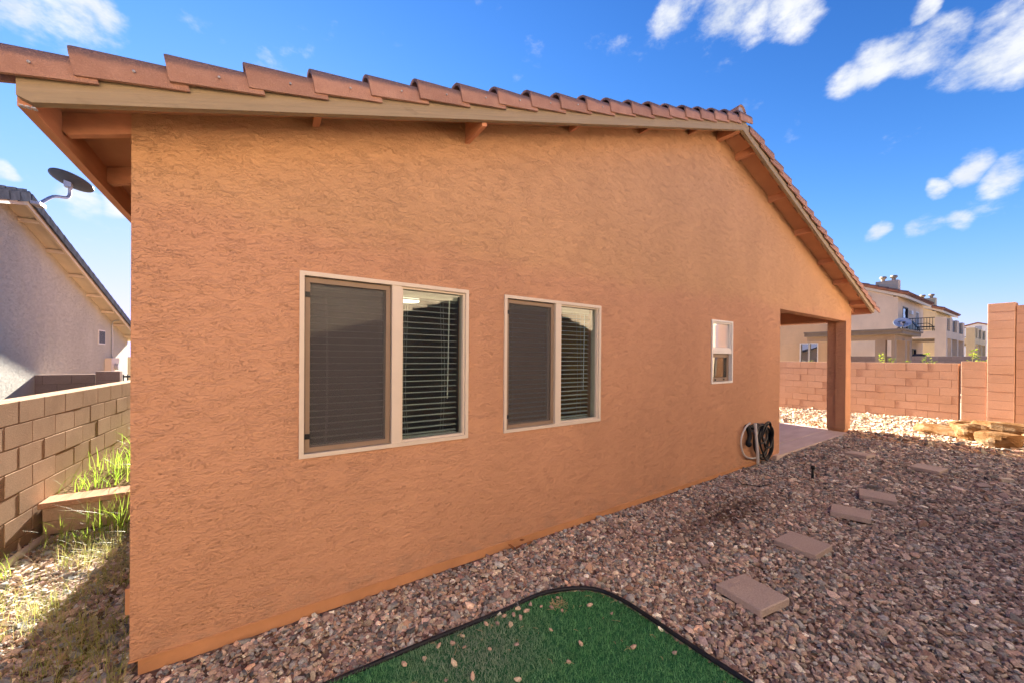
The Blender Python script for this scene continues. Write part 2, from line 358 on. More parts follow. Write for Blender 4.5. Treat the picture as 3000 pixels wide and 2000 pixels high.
# ------------------------------------------------------------------ builders
def thing(name, label, cat, loc=(0, 0, 0), rotz=0, group=None, kind=None):
    o = bpy.data.objects.new(name, None); COL.objects.link(o); o.empty_display_size = .2
    o.location = loc; o.rotation_euler = (0, 0, rotz); tag(o, label, cat, group, kind); return o
def tag(o, label=None, cat=None, group=None, kind=None):
    if label: o['label'] = label
    if cat: o['category'] = cat
    if group: o['group'] = group
    if kind: o['kind'] = kind
    return o
def link(name, me, parent=None, loc=None, rot=None):
    o = bpy.data.objects.new(name, me); COL.objects.link(o)
    if parent is not None: o.parent = parent
    if loc is not None: o.location = loc
    if rot is not None: o.rotation_euler = rot
    return o
class MB:
    """collects faces; world coordinates, moved to the parent's frame by build()"""
    def __init__(s): s.v = []; s.f = []
    def add(s, vs, fs):
        k = len(s.v); s.v += [tuple(v) for v in vs]; s.f += [tuple(i+k for i in f) for f in fs]; return s
    def box(s, a, b):
        x0, x1 = sorted((a[0], b[0])); y0, y1 = sorted((a[1], b[1])); z0, z1 = sorted((a[2], b[2]))
        return s.add([(x0,y0,z0),(x1,y0,z0),(x1,y1,z0),(x0,y1,z0),(x0,y0,z1),(x1,y0,z1),(x1,y1,z1),(x0,y1,z1)],
                     [(3,2,1,0),(4,5,6,7),(0,1,5,4),(1,2,6,5),(2,3,7,6),(3,0,4,7)])
    def prism(s, pts, ax, a, b):
        """polygon pts (2-D) extruded along axis ax from a to b"""
        def P(p, h): return {'y': (p[0], h, p[1]), 'x': (h, p[0], p[1]), 'z': (p[0], p[1], h)}[ax]
        n = len(pts)
        return s.add([P(p, a) for p in pts]+[P(p, b) for p in pts],
                     [tuple(range(n))[::-1], tuple(range(n, 2*n))]+[(i, (i+1) % n, n+(i+1) % n, n+i) for i in range(n)])
    def tube(s, pts, r, n=8, cap=True, rs=None):
        pts = [Vector(p) for p in pts]; k = len(s.v); prev = None; m = len(pts)
        for i, p in enumerate(pts):
            d = (pts[min(i+1, m-1)]-pts[max(i-1, 0)]).normalized()
            if prev is None:
                u = d.cross(Vector((0, 0, 1)))
                if u.length < .05: u = d.cross(Vector((1, 0, 0)))
            else: u = prev - d*prev.dot(d)
            u.normalize(); prev = u; w = d.cross(u); rr = rs[i] if rs else r
            for j in range(n):
                a = 2*math.pi*j/n; s.v.append(tuple(p + (u*math.cos(a)+w*math.sin(a))*rr))
        for i in range(m-1):
            for j in range(n):
                s.f.append((k+i*n+j, k+i*n+(j+1) % n, k+(i+1)*n+(j+1) % n, k+(i+1)*n+j))
        if cap: s.f.append(tuple(k+j for j in range(n))[::-1]); s.f.append(tuple(k+(m-1)*n+j for j in range(n)))
        return s
    def build(s, name, mat, parent=None, smooth=False, fix=True):
        me = bpy.data.meshes.new(name)
        off = parent_world(parent)
        me.from_pydata([tuple(off @ Vector(v)) for v in s.v], [], s.f)
        if fix:
            bm = bmesh.new(); bm.from_mesh(me); bmesh.ops.recalc_face_normals(bm, faces=bm.faces); bm.to_mesh(me); bm.free()
        me.materials.append(MAT[mat] if isinstance(mat, str) else mat)
        if smooth: me.polygons.foreach_set('use_smooth', [True]*len(me.polygons))
        return link(name, me, parent)
def parent_world(p):
    m = Matrix.Identity(4)
    while p is not None:
        m = (Matrix.Translation(p.location) @ p.rotation_euler.to_matrix().to_4x4()) @ m; p = p.parent
    return m.inverted()
def bevel_box_mesh(name, sx, sy, sz, b, mat):
    bm = bmesh.new(); bmesh.ops.create_cube(bm, size=1)
    for v in bm.verts: v.co = Vector((v.co.x*sx, v.co.y*sy, v.co.z*sz))
    bmesh.ops.bevel(bm, geom=list(bm.edges), offset=b, segments=1, affect='EDGES')
    me = bpy.data.meshes.new(name); bm.to_mesh(me); bm.free(); me.materials.append(MAT[mat]); return me
def spline(pts, n=8, closed=False):
    pts = [Vector(p) for p in pts]; out = []; m = len(pts)
    rngi = range(m) if closed else range(m-1)
    g = (lambda i: pts[i % m]) if closed else (lambda i: pts[max(0, min(m-1, i))])
    for i in rngi:
        p0, p1, p2, p3 = g(i-1), g(i), g(i+1), g(i+2)
        for k in range(n):
            t = k/n
            out.append(.5*((2*p1)+(p2-p0)*t+(2*p0-5*p1+4*p2-p3)*t*t+(3*p1-p0-3*p2+p3)*t**3))
    if not closed: out.append(pts[-1])
    return out
def smooth01(a, b, x):
    t = np.clip((x-a)/(b-a), 0, 1); return t*t*(3-2*t)

# ------------------------------------------------------------------ setting: ground
def gz(x, y):
    x = np.asarray(x, float); y = np.asarray(y, float)
    base = .006*np.clip(x, 0, 12)
    far = smooth01(9, 14.5, x)*(-.036*np.clip(y, -4, 4)+.02)
    side = np.where(x < 0, -.042*np.clip(y, 0, 3), 0)
    near = -.024*smooth01(-.75, -.2, y)*(x < 7.6)*(x > -.3)
    return base + far + side + near + .012*np.sin(x*2.1+.4)*np.sin(y*2.7)*(y < -.25)*(x > 3)
xs = np.concatenate([[-400, -100, -30, -8, -3], np.arange(-1.6, 16.2, .2), [18, 22, 30, 60, 150, 500]])
ys = np.concatenate([[-400, -100, -30, -8], np.arange(-5, 9.1, .2), [12, 20, 40, 120, 500]])
X, Y = np.meshgrid(xs, ys, indexing='ij')
Z = gz(X, Y) - .006
nx, ny = len(xs), len(ys)
me = bpy.data.meshes.new('ground')
fi = [(i*ny+j, (i+1)*ny+j, (i+1)*ny+j+1, i*ny+j+1) for i in range(nx-1) for j in range(ny-1)]
me.from_pydata(np.stack([X.ravel(), Y.ravel(), Z.ravel()], 1).tolist(), [], fi); me.materials.append(MAT['ground'])
tag(link('ground', me), kind='structure')

# patio slab with a border strip
sl = MB().box((7.62, .30, -.1), (10.95, 8.0, .085)).build('patio', 'slab'); tag(sl, kind='structure')
for i in range(6):
    x0 = 7.34+i*.6; MB().box((x0+.004, -.06, -.1), (min(x0+.596, 10.85), .292, .083)).build('border_stone', 'slab', sl)
MB().box((10.958, .02+.3, -.1), (11.12, 8.0, .083)).build('border_stone', 'slab', sl)

# ------------------------------------------------------------------ main house
SL = .326
def zs_(x): return 2.813 + SL*min(x, 11.2-x)              # soffit plane
ZB = .069
house = thing('house', 'orange stucco house with clay tile gable roof and covered patio corner', 'house', (0, 0, 0))
W1 = (.7365, 1.8872, .9827, 2.1287); W2 = (2.2199, 3.3700, .9827, 2.1287); W3 = (5.4690, 6.0200, 1.2825, 2.1287)
def holed_wall(name, outer, holes, y0, y1, mat, parent):
    bm = bmesh.new(); loops = [outer]+[[(a, c), (b, c), (b, d), (a, d)] for a, b, c, d in holes]
    edges = []
    for lp in loops:
        vs = [bm.verts.new((p[0], y0, p[1])) for p in lp]
        edges += [bm.edges.new((vs[i], vs[(i+1) % len(vs)])) for i in range(len(vs))]
    bmesh.ops.triangle_fill(bm, use_beauty=True, edges=edges, normal=(0, -1, 0))
    r = bmesh.ops.extrude_face_region(bm, geom=list(bm.faces))
    for v in [g for g in r['geom'] if isinstance(g, bmesh.types.BMVert)]: v.co.y = y1
    bmesh.ops.recalc_face_normals(bm, faces=bm.faces)
    me = bpy.data.meshes.new(name); bm.to_mesh(me); bm.free(); me.materials.append(MAT[mat]); return link(name, me, parent)
XR = 11.185
outer = [(0, ZB), (7.59, ZB-.01), (7.59, 2.432), (10.852, 2.432), (10.852, .135), (XR, .135), (XR, zs_(XR)), (5.6, zs_(5.6)), (0, zs_(0))]
holed_wall('wall', outer, [W1, W2, W3], 0, .17, 'stucco', house)
# other walls of the body (left side, rear, patio walls)
MB().box((0, .17, ZB), (.17, 8.0, 2.813)).build('wall', 'stucco', house)
MB().prism([(.17, ZB), (XR, ZB), (XR, zs_(XR)), (5.6, zs_(5.6)), (.17, zs_(.17))], 'y', 7.83, 8.0).build('wall', 'stucco', house)
MB().box((7.42, .17, ZB), (7.59, 4.2, 2.75)).build('wall', 'stucco_patio', house)
MB().box((7.59, 4.2, ZB), (XR, 4.37, 2.75)).build('wall', 'stucco_patio', house)
MB().box((XR-.17, 4.37, ZB), (XR, 7.83, 2.81)).build('wall', 'stucco_patio', house)
# patio post, its rear pilaster, side beam, ceiling
MB().box((10.885, .02, .0), (XR-.03, .30, .134)).build('post_base', 'found', house)
MB().box((10.89, .171, .10), (XR-.03, .325, 2.43)).build('pilaster', 'stucco_patio', house)
MB().box((10.88, .171, 2.431), (XR-.02, 4.2, 2.74)).build('patio_beam', 'stucco_patio', house)
MB().box((7.59, .171, 2.70), (10.88, 4.2, 2.72)).build('patio_ceiling', 'soffit', house)
# foundation, set back under the stucco
MB().box((.026, .026, -.3), (7.55, .16, ZB-.004)).build('foundation', 'found', house)
MB().box((.018, .16, -.3), (.15, 7.98, ZB-.004)).build('foundation', 'found', house)
MB().box((7.40, .16, -.3), (7.56, 4.2, ZB-.004)).build('foundation', 'found', house)
# screed lip under the stucco
MB().box((-.004, -.006, ZB-.006), (7.594, .025, ZB+.002)).build('weep_screed', 'found', house)
# roof deck (soffit below, field tile above)
for s in (0, 1):
    m = (lambda x: 11.2-x) if s else (lambda x: x)
    MB().prism([(m(-.27), 2.813-SL*.27), (m(5.6), zs_(5.6)), (m(5.6), zs_(5.6)+.028), (m(-.27), 2.841-SL*.27)], 'y', -.27, 8.3).build('soffit', 'soffit', house)
    # corrugated field of tile
    prof = [(-.19+.0475*k, .030+.04*abs(math.sin(k*math.pi/6))) for k in range(180)]
    mb = MB(); vs = []
    for (y, h) in prof: vs += [(m(-.33), y, 2.813-SL*.33+h), (m(5.55), y, zs_(5.55)+h)]
    mb.add(vs, [(2*i, 2*i+1, 2*i+3, 2*i+2) for i in range(len(prof)-1)]); mb.build('field_tile', 'roof_field', house)
    # rake fascia
    a, b = (-.262, 5.6)
    MB().prism([(m(a), 2.683+SL*a+.028), (m(a+.04), 2.683+SL*(a+.04)-.0), (m(b), 2.683+SL*b), (m(b), 2.823+SL*b), (m(a), 2.823+SL*a)], 'y', -.31, -.272).build('fascia_board', 'fascia_r' if s else 'fascia', house)
    MB().prism([(m(a+.03), 2.683+SL*(a+.03)-.09+.09), (m(b), 2.683+SL*b), (m(b), 2.823+SL*b), (m(a+.03), 2.823+SL*(a+.03))], 'y', 8.30, 8.34).build('fascia_board', 'fascia', house)
    # eave fascia
    MB().box((m(-.272), -.271, 2.600), (m(-.232), 8.3, 2.735)).build('eave_board', 'eave_paint', house)
    # rafter tails past the side wall
    for y in [0.004]+[.62+.61*k for k in range(12)]:
        MB().prism([(m(-.231), 2.742-.09), (m(-.215), 2.742-.105), (m(0), 2.811-.098), (m(0), 2.811), (m(-.231), 2.811-SL*.231)], 'y', y, y+.04).build('rafter_tail', 'eave_paint', house)
# lookouts carrying the rake boards
for x in (.82, 1.87, 2.95, 3.98, 4.91, 6.08, 7.13, 8.14, 9.21, 10.05, 11.06):
    d = .155 if abs(x-1.87) < .01 else (.088 if x > 5 else .05)
    z = zs_(x)
    sg = 1 if x < 5.6 else -1
    MB().add([(x-.02, -.271, z-.02*SL*sg-d), (x+.02, -.271, z+.02*SL*sg-d), (x+.02, 0, z+.02*SL*sg-d), (x-.02, 0, z-.02*SL*sg-d),
              (x-.02, -.271, z-.02*SL*sg), (x+.02, -.271, z+.02*SL*sg), (x+.02, 0, z+.02*SL*sg), (x-.02, 0, z-.02*SL*sg)],
             [(3,2,1,0),(4,5,6,7),(0,1,5,4),(1,2,6,5),(2,3,7,6),(3,0,4,7)]).build('lookout', 'eave_paint', house)
MB().box((5.56, -.271, zs_(5.6)-.13), (5.64, 0, zs_(5.6)-.018)).build('lookout', 'eave_paint', house)
# perforated strap at the eave corner
mp_ = MB()
for i in range(3):
    for j in range(2): mp_.box((-.258+.016*i, -.302+.014*j, 2.5965-.0035), (-.246+.016*i, -.292+.014*j, 2.5965))
mp_.build('strap', 'metal_grey', house)
# rake tiles
def rake_tile_mesh(name, mir, seed):
    r = random.Random(seed); L = .37; n = 9; sg = -1 if mir else 1
    outp = [(-.082, -.070), (-.084, -.03)]+[(-.082*math.cos(math.pi*k/n), .010+.064*math.sin(math.pi*k/n)) for k in range(n+1)]+[(.082, -.02)]
    inp = [(-.067, -.070), (-.069, -.03)]+[(-.066*math.cos(math.pi*k/n), .010+.048*math.sin(math.pi*k/n)) for k in range(n+1)]+[(.066, -.02)]
    vs = []; secs = (0, .006, .12, .25, L)
    m = len(outp)
    for x in secs:
        sc = 1.05-.22*x/L - (.012 if x == 0 else 0)
        for p in outp:
            sl = -.030*max(0, (p[1]+.088)/.2) if x < .01 else 0       # slanting lower end, like a hood
            vs.append((sg*(x-sl*.0+r.uniform(-.001, .001)), p[0]*sc, p[1]*sc+r.uniform(-.0012, .0012)))
        for p in inp: vs.append((sg*x, p[0]*sc, p[1]*sc))
    fs = []; w = 2*m
    for i in range(len(secs)-1):
        for j in range(m-1):
            fs.append((i*w+j, i*w+j+1, (i+1)*w+j+1, (i+1)*w+j)); fs.append((i*w+m+j, (i+1)*w+m+j, (i+1)*w+m+j+1, i*w+m+j+1))
        for j in (0, m-1): fs.append((i*w+j, (i+1)*w+j, (i+1)*w+m+j, i*w+m+j))
    for i in (0, len(secs)-1):
        for j in range(m-1): fs.append((i*w+j, i*w+m+j, i*w+m+j+1, i*w+j+1))
    me = bpy.data.meshes.new(name); me.from_pydata(vs, [], fs)
    bm = bmesh.new(); bm.from_mesh(me); bmesh.ops.recalc_face_normals(bm, faces=bm.faces); bm.to_mesh(me); bm.free()
    me.materials.append(MAT['tile']); me.polygons.foreach_set('use_smooth', [True]*len(me.polygons))
    me.set_sharp_from_angle(angle=R(40)); return me
tl = [rake_tile_mesh('tile', False, k) for k in range(3)]; tr_ = [rake_tile_mesh('tile', True, 9+k) for k in range(3)]
nail = bpy.data.meshes.new('nail'); bm = bmesh.new(); bmesh.ops.create_uvsphere(bm, u_segments=6, v_segments=4, radius=.006); bm.to_mesh(nail); bm.free(); nail.materials.append(MAT['metal_grey'])
a0 = math.atan(SL)
for k in range(21):
    x = -.405+.2925*k
    o = link('tile', tl[k % 3], house, (x, -.262+random.uniform(-.004, .004), 2.841+SL*x+.016), (random.uniform(-.03, .03), -(a0+random.uniform(-.012, .012)-R(6.2)), random.uniform(-.006, .006)))
    if k < 12: link('nail', nail, o, (.19, -.088, -.02))
for k in range(20):
    x = 11.69-.2925*k
    o = link('tile', tr_[k % 3], house, (x, -.262+random.uniform(-.004, .004), 2.841+SL*(11.2-x)+.016), (random.uniform(-.03, .03), (a0+random.uniform(-.012, .012)-R(6.2)), random.uniform(-.006, .006)))
# ridge: cap tiles along the ridge, mortar end
for k in range(22):
    y = -.30+.37*k; mb = MB(); n = 8; vs = []
    for yy, rr in ((y, .115), (y+.42, .10)):
        for q in range(n+1):
            t = math.pi*q/n; vs.append((5.6-rr*math.cos(t), yy, zs_(5.6)+.075-.03*(yy-y) + rr*math.sin(t)))
    for yy, rr in ((y, .10), (y+.42, .085)):
        for q in range(n+1):
            t = math.pi*q/n; vs.append((5.6-rr*math.cos(t), yy, zs_(5.6)+.075-.03*(yy-y) + rr*math.sin(t)))
    w = n+1; fs = [(q, q+1, w+q+1, w+q) for q in range(n)]+[(2*w+q, 3*w+q, 3*w+q+1, 2*w+q+1) for q in range(n)]+[(q, 2*w+q, 2*w+q+1, q+1) for q in range(n)]
    mb.add(vs, fs).build('ridge_tile', 'tile', house, True)
MB().prism([(5.50, zs_(5.6)+.02), (5.70, zs_(5.6)+.02), (5.69, zs_(5.6)+.10), (5.64, zs_(5.6)+.165), (5.56, zs_(5.6)+.165), (5.51, zs_(5.6)+.10)], 'y', -.285, -.22).build('ridge_mortar', 'metal_grey', house)
# small outlet cover on the side wall
MB().prism([(.28, .17), (.42, .17), (.42, .30), (.28, .315)], 'x', -.075, -.001).build('outlet_cover', 'found', house)

# windows: frame / sashes / screen / blind
def frame_ring(mb, x0, x1, z0, z1, w, y0, y1):
    mb.box((x0, y0, z0), (x0+w, y1, z1)); mb.box((x1-w, y0, z0), (x1, y1, z1))
    mb.box((x0+w, y0, z0), (x1-w, y1, z0+w)); mb.box((x0+w, y0, z1-w), (x1-w, y1, z1)); return mb
def slider(W, nsl, ang, label, lamp=False):
    x0, x1, z0, z1 = W
    w = MB(); frame_ring(w, x0, x1, z0, z1, .026, -.016, .10)
    xm = x0+(x1-x0)*.515
    win = w.build('window', 'cream', house); win['label'] = label
    mu = MB().box((xm-.033, -.010, z0+.026), (xm+.033, .08, z1-.026)); mu.build('mullion', 'cream', win)
    m2 = MB(); frame_ring(m2, xm+.033, x1-.026, z0+.026, z1-.026, .014, .004, .06); m2.build('fixed_sash', 'cream', win)
    MB().box((xm+.047, .030, z0+.040), (x1-.040, .036, z1-.040)).build('pane', 'glass', win)
    m3 = MB(); frame_ring(m3, x0+.030, xm-.040, z0+.030, z1-.034, .029, .012, .032); m3.build('screen_frame', 'screen_frame', win)
    MB().box((x0+.058, .0215, z0+.058), (xm-.068, .0225, z1-.062)).build('insect_screen', 'screen', win)
    m4 = MB(); frame_ring(m4, x0+.027, xm-.034, z0+.027, z1-.027, .035, .046, .080); m4.build('sliding_sash', 'cream', win)
    MB().box((x0+.062, .060, z0+.062), (xm-.069, .066, z1-.062)).build('pane', 'glass', win)
    for zc in (z0+.13, z1-.14): MB().box((x0+.032, .002, zc-.016), (x0+.058, .0115, zc+.016)).build('screen_clip', 'black_plastic', win)
    # blind
    sw = (x1-x0)-.075; sm = bpy.data.meshes.new('slat'); ca, sa = math.cos(ang), math.sin(ang)
    vs = []; 
    for xx in (-sw/2, sw/2):
        for t, h in ((-.025, 0), (0, .003), (.025, 0), (.025, -.0024), (0, .0006), (-.025, -.0024)):
            vs.append((xx, t*ca-h*sa, t*sa+h*ca))
    sm.from_pydata(vs, [], [tuple(range(6)), tuple(range(11, 5, -1))]+[(i, 6+i, 6+(i+1) % 6, (i+1) % 6) for i in range(6)])
    sm.materials.append(MAT['blind'])
    top = z1-.085; step = (top-(z0+.05))/(nsl-1)
    for k in range(nsl): link('slat', sm, win, ((x0+x1)/2, .145, top-step*k+random.uniform(-.0015, .0015)), (0, random.uniform(-.002, .002), 0))
    MB().box((x0+.037, .115, z1-.075), (x1-.037, .17, z1-.03)).build('head_rail', 'blind', win)
    MB().box((x0+.037, .12, z0+.012), (x1-.037, .17, z0+.032)).build('bottom_rail', 'blind', win)
    for fx in (.14, .46, .62, .86):
        for dy in (.118, .172):
            c = x0+fx*(x1-x0)
            pts = spline([(c, dy, z1-.06), (c+.012*math.sin(fx*9), dy, (z0+z1)/2+.2), (c+.02*math.sin(fx*17), dy-.004, (z0+z1)/2-.2), (c+.006, dy, z0+.03)], 5)
            MB().tube(pts, .0014, 4, False).build('blind_cord', 'blind', win)
    MB().tube([(x0+.905*(x1-x0), .108, z1-.08), (x0+.895*(x1-x0), .110, z0+.30)], .0045, 6).build('tilt_wand', 'blind', win)
    return win
slider(W1, 24, R(0), 'window of two sashes reflecting the sunlit block wall')
slider(W2, 25, R(4), 'window nearer the small one, ochre room wall behind its blind')
# small single-hung window
x0, x1, z0, z1 = W3; w = MB(); frame_ring(w, x0, x1, z0, z1, .024, -.016, .09); win = w.build('window', 'white', house)
win['label'] = 'narrow single-hung window with a pale upper pane'
zm = 1.715
MB().box((x0+.024, -.006, zm-.03), (x1-.024, .07, zm+.03)).build('meeting_rail', 'white', win)
m = MB(); frame_ring(m, x0+.024, x1-.024, zm+.03, z1-.024, .02, .002, .05); m.build('upper_sash', 'white', win)
MB().box((x0+.044, .026, zm+.05), (x1-.044, .032, z1-.044)).build('pane', 'frosted', win)
m = MB(); frame_ring(m, x0+.026, x1-.026, z0+.026, zm-.031, .05, .030, .06); m.build('lower_sash', 'screen_frame', win)
MB().box((x0+.076, .043, z0+.076), (x1-.076, .049, zm-.081)).build('pane', 'glass', win)
for fx in (.3, .7): MB().box((x0+fx*(x1-x0)-.012, .02, z0+.04), (x0+fx*(x1-x0)+.012, .029, z0+.06)).build('sash_lock', 'black_plastic', win)
# rooms behind the glass
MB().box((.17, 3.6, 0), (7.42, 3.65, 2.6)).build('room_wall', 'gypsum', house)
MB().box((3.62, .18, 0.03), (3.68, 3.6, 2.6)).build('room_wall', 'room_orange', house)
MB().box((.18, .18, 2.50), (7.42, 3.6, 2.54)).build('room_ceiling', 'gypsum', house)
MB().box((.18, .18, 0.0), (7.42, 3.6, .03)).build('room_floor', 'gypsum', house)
lamp = MB(); lamp.prism([(2.33+.17*math.cos(a*math.pi/10), 2.78+.17*math.sin(a*math.pi/10)) for a in range(20)], 'z', 2.41, 2.498)
tag(lamp.build('ceiling_lamp', 'lamp'), 'round lit ceiling lamp seen through the large left window', 'lamp')

# ------------------------------------------------------------------ block walls
BL, BH = .4064, .2032
def block_wall(name, label, base, ang, length, courses, mat, mortar, depth=.19, jit=.0015, first=0, lim=None, skip=None, stack=False, rec=.007):
    """base = start point at the top-of-footing; runs along local +x; local -y is the seen face"""
    t = thing(name, label, 'wall', base, ang)
    H = courses*BH
    MB_local = MB().box((.006, rec, 0), (length-.006, depth-rec, H-.006))
    me = bpy.data.meshes.new('mortar'); me.from_pydata(MB_local.v, [], MB_local.f); me.materials.append(MAT[mortar]); link('mortar', me, t)
    cache = {}; rest = MB()
    for c in range(courses):
        x = -(BL/2 if (c+first) % 2 and not stack else 0)
        while x < length-.01:
            a, b = max(x, 0), min(x+BL, length); x += BL
            L = b-a
            if L < .03: continue
            if skip and skip(a, b, c): continue
            key = round(L, 3)
            cx, cz = (a+b)/2, (c+.5)*BH
            if lim and not lim(a, b, c):
                rest.box((a+.004, 0, c*BH+.004), (b-.004, depth, (c+1)*BH-.004)); continue
            if key not in cache: cache[key] = [bevel_box_mesh('block', L-.007, depth, BH-.007, .004, mat)]
            link('block', cache[key][0], t, (cx, depth/2+random.uniform(-jit, jit), cz), (0, 0, random.uniform(-jit, jit)*1.5))
    if rest.v:
        me = bpy.data.meshes.new('block_field'); me.from_pydata(rest.v, [], rest.f); me.materials.append(MAT[mat]); tag(link('block_field', me, t), kind='stuff')
    return t
# far wall: x = 14.855 + .0939 y, seen face towards -x -> local x runs along -y
fa = math.atan2(-1, -.0939)
def fwx(y): return 14.855+.0939*y
block_wall('block_wall', 'low pink block wall across the far side of the yard', (fwx(7.06), 7.06-0.0, 1.549-9*BH), fa, BL*20.27, 9, 'block_r', 'mortar_r', first=0)
ys_ = -1.18
block_wall('wall_pillar', 'short block pillar at the end of the low pink wall', (fwx(ys_)-.02, ys_-.005, 1.60-9*BH), fa, .39, 9, 'block_r', 'mortar_r', stack=True)
block_wall('wall_pillar', 'tall block pillar rising above the low pink wall', (fwx(-1.58)-.05, -1.58, 2.935-15*BH), fa, .395, 15, 'block_r', 'mortar_r', stack=True, depth=.3)
block_wall('block_wall', 'tall pink block wall at the right edge beside the tall pillar', (fwx(-1.98)-.02, -1.98, 2.86-15*BH), fa, 2.5, 15, 'block_r', 'mortar_r', first=1)
# tall wall behind the viewer, mirrored in the windows (seen face towards +y)
TY = -4.55
block_wall('block_wall', 'tall pale block wall mirrored in the left window, its top sunlit', (14.5, TY, 3.86-19*BH), math.pi, 17.0, 19, 'block_t', 'mortar_t',  # wall is mirrored, but unseen top courses are added to bounce more warm sunlight
           lim=lambda a, b, c: 9.2 < (a+b)/2 < 13.6 and c >= 8)
# left side yard wall: x = -1.364 + .0561 y, seen face towards +x
la = math.atan2(1, .050)
def lwx(y): return -1.349+.050*y
block_wall('block_wall', 'low tan block wall along the left side yard', (lwx(-1.5), -1.5, 1.2-7*BH), la, BL*27, 7, 'block_l', 'mortar_l', jit=.0014, rec=.004)
# low retaining wall across the side yard
rw = thing('retaining_wall', 'knee-high tan retaining wall across the side yard with cap', 'wall', (-.6, 2.9, -.1))
for k, (a, b) in enumerate([(-1.17, -.79), (-.78, -.40), (-.39, -.01)]):
    for q in range(2): 
        o = link('block', bevel_box_mesh('block', b-a-.004, .2, .128, .005, 'block_l'), rw, ((a+b)/2+.6, .02+random.uniform(-.004, .004), .047+.131*q))
for (a, b) in [(-1.19, -.60), (-.595, -.012)]:
    link('cap_stone', bevel_box_mesh('cap_stone', b-a, .27, .055, .006, 'block_r'), rw, ((a+b)/2+.6, .02, .272))
rsoil = MB().prism([(3.0, -.2), (10, -.2), (10, .42), (5.0, .34), (3.6, .20), (3.0, .155)], 'x', -1.19, -.005).build('raised_ground', 'ground'); tag(rsoil, kind='structure')
# grey wall further back by the neighbour
block_wall('block_wall', 'shaded grey block wall in front of the neighbouring beige house', (-3.40, 9.3, 1.185-6*BH), 0, .96, 6, 'block_g', 'mortar_g')
block_wall('wall_pillar', 'grey block gate pillar beside the shaded grey wall', (-2.435, 9.28, 1.245-6*BH), 0, .385, 6, 'block_g', 'mortar_g', stack=True)
gt = thing('gate', 'black metal gate beside the grey block pillar', 'gate', (-1.95, 9.4, 0))
for i in range(7): MB().box((-2.03+.07*i, 9.38, .05), (-2.01+.07*i, 9.40, 1.17)).build('bar', 'dark_metal', gt)
for zz in (.15, 1.10): MB().box((-2.03, 9.375, zz), (-1.59, 9.378+.03, zz+.04)).build('rail', 'dark_metal', gt)

# ------------------------------------------------------------------ neighbouring house on the left (gable faces +x)
NX = -3.3
nh = thing('house', 'beige stucco neighbour house with grey tile roof beyond the left wall', 'house', (NX, 8, 0))
NS = .287
def nz(y): return 4.40-NS*abs(y-8.05)
MB().prism([(1.5, -.5), (15.9, -.5), (15.9, nz(15.9)), (8.05, nz(8.05)), (1.5, nz(1.5))], 'x', NX-.2, NX).build('wall', 'stucco_beige', nh)
MB().box((NX-9, 15.7, -.5), (NX-.2, 15.9, 2.1)).build('wall', 'stucco_beige', nh)
for s in (1, -1):
    f = lambda d: 8.05+s*d
    MB().prism([(f(0), 4.40), (f(8.1), 4.40-NS*8.1), (f(8.1), 4.43-NS*8.1), (f(0), 4.43)], 'x', NX-9, NX+.27).build('soffit', 'trim_cream', nh)
    MB().prism([(f(0), 4.33), (f(8.15), 4.33-NS*8.15), (f(8.15), 4.45-NS*8.15), (f(0), 4.45)], 'x', NX+.27, NX+.31).build('fascia_board', 'trim_cream', nh)
    for d in (.6, 1.75, 2.9, 4.05, 5.2, 6.3, 7.4):
        MB().prism([(f(d)-.03, nz(f(d))-.085), (f(d)+.03, nz(f(d))-.085), (f(d)+.03, nz(f(d))-.01), (f(d)-.03, nz(f(d))-.01)], 'x', NX, NX+.27).build('lookout', 'trim_cream', nh)
    tm = MB(); L = .34
    tm.prism([(-.0, 0.028), (s*(L+.06), -.0), (s*(L+.06), .085), (0, .123)], 'x', 0, .33); tm.prism([(0, -.05), (s*(L+.06), -.088), (s*(L+.06), .07), (0, .108)], 'x', .36-.03, .36)
    # tile: flat slab with raised ribs and a drop edge over the fascia
    for rx in (.03, .15, .27): tm.prism([(0, .123), (s*(L+.06), .085), (s*(L+.06), .115), (0, .155)], 'x', rx, rx+.05)
    me = bpy.data.meshes.new('tile'); me.from_pydata(tm.v, [], tm.f); me.materials.append(MAT['tile_grey'])
    for k in range(24):
        d = .02+L*k
        if d > 8.0: break
        link('tile', me, nh, (.0, f(d)-8, 4.43-NS*d+.03*1), (-s*math.atan(NS)*.98 + s*R(3), 0, 0))
    MB().prism([(f(0), 4.43), (f(8.15), 4.43-NS*8.15), (f(8.15), 4.47-NS*8.15), (f(0), 4.47)], 'x', NX-9, NX-.01).build('roof_field', 'tile_grey', nh)
v = MB(); frame_ring(v, 0, 0, 0, 0, 0, 0, 0); v = MB()
v.box((NX, 12.95, 1.91), (NX+.02, 13.50, 2.32)); vent = v.build('wall_vent', 'white', nh)
for i in range(6): MB().box((NX+.02, 12.99+.083*i, 1.94), (NX+.03, 13.03+.083*i, 2.29)).build('louvre', 'dish_dark', vent)
mbx = MB().box((NX+.001, 13.55, 1.03), (NX+.14, 14.3, 1.51)).build('meter_box', 'cream', nh)
MB().tube([(NX+.14, 13.9, 1.25), (NX+.22, 13.9, 1.25)], .10, 12).build('meter_dial', 'metal_grey', mbx)
MB().tube(spline([(NX+.03, 14.1, 1.51), (NX+.03, 14.12, 2.1), (NX+.03, 14.08, 2.55), (NX+.1, 14.02, 2.66), (NX+.2, 14.0, 2.68)], 5), .016, 6).build('conduit', 'metal_grey', nh, True)

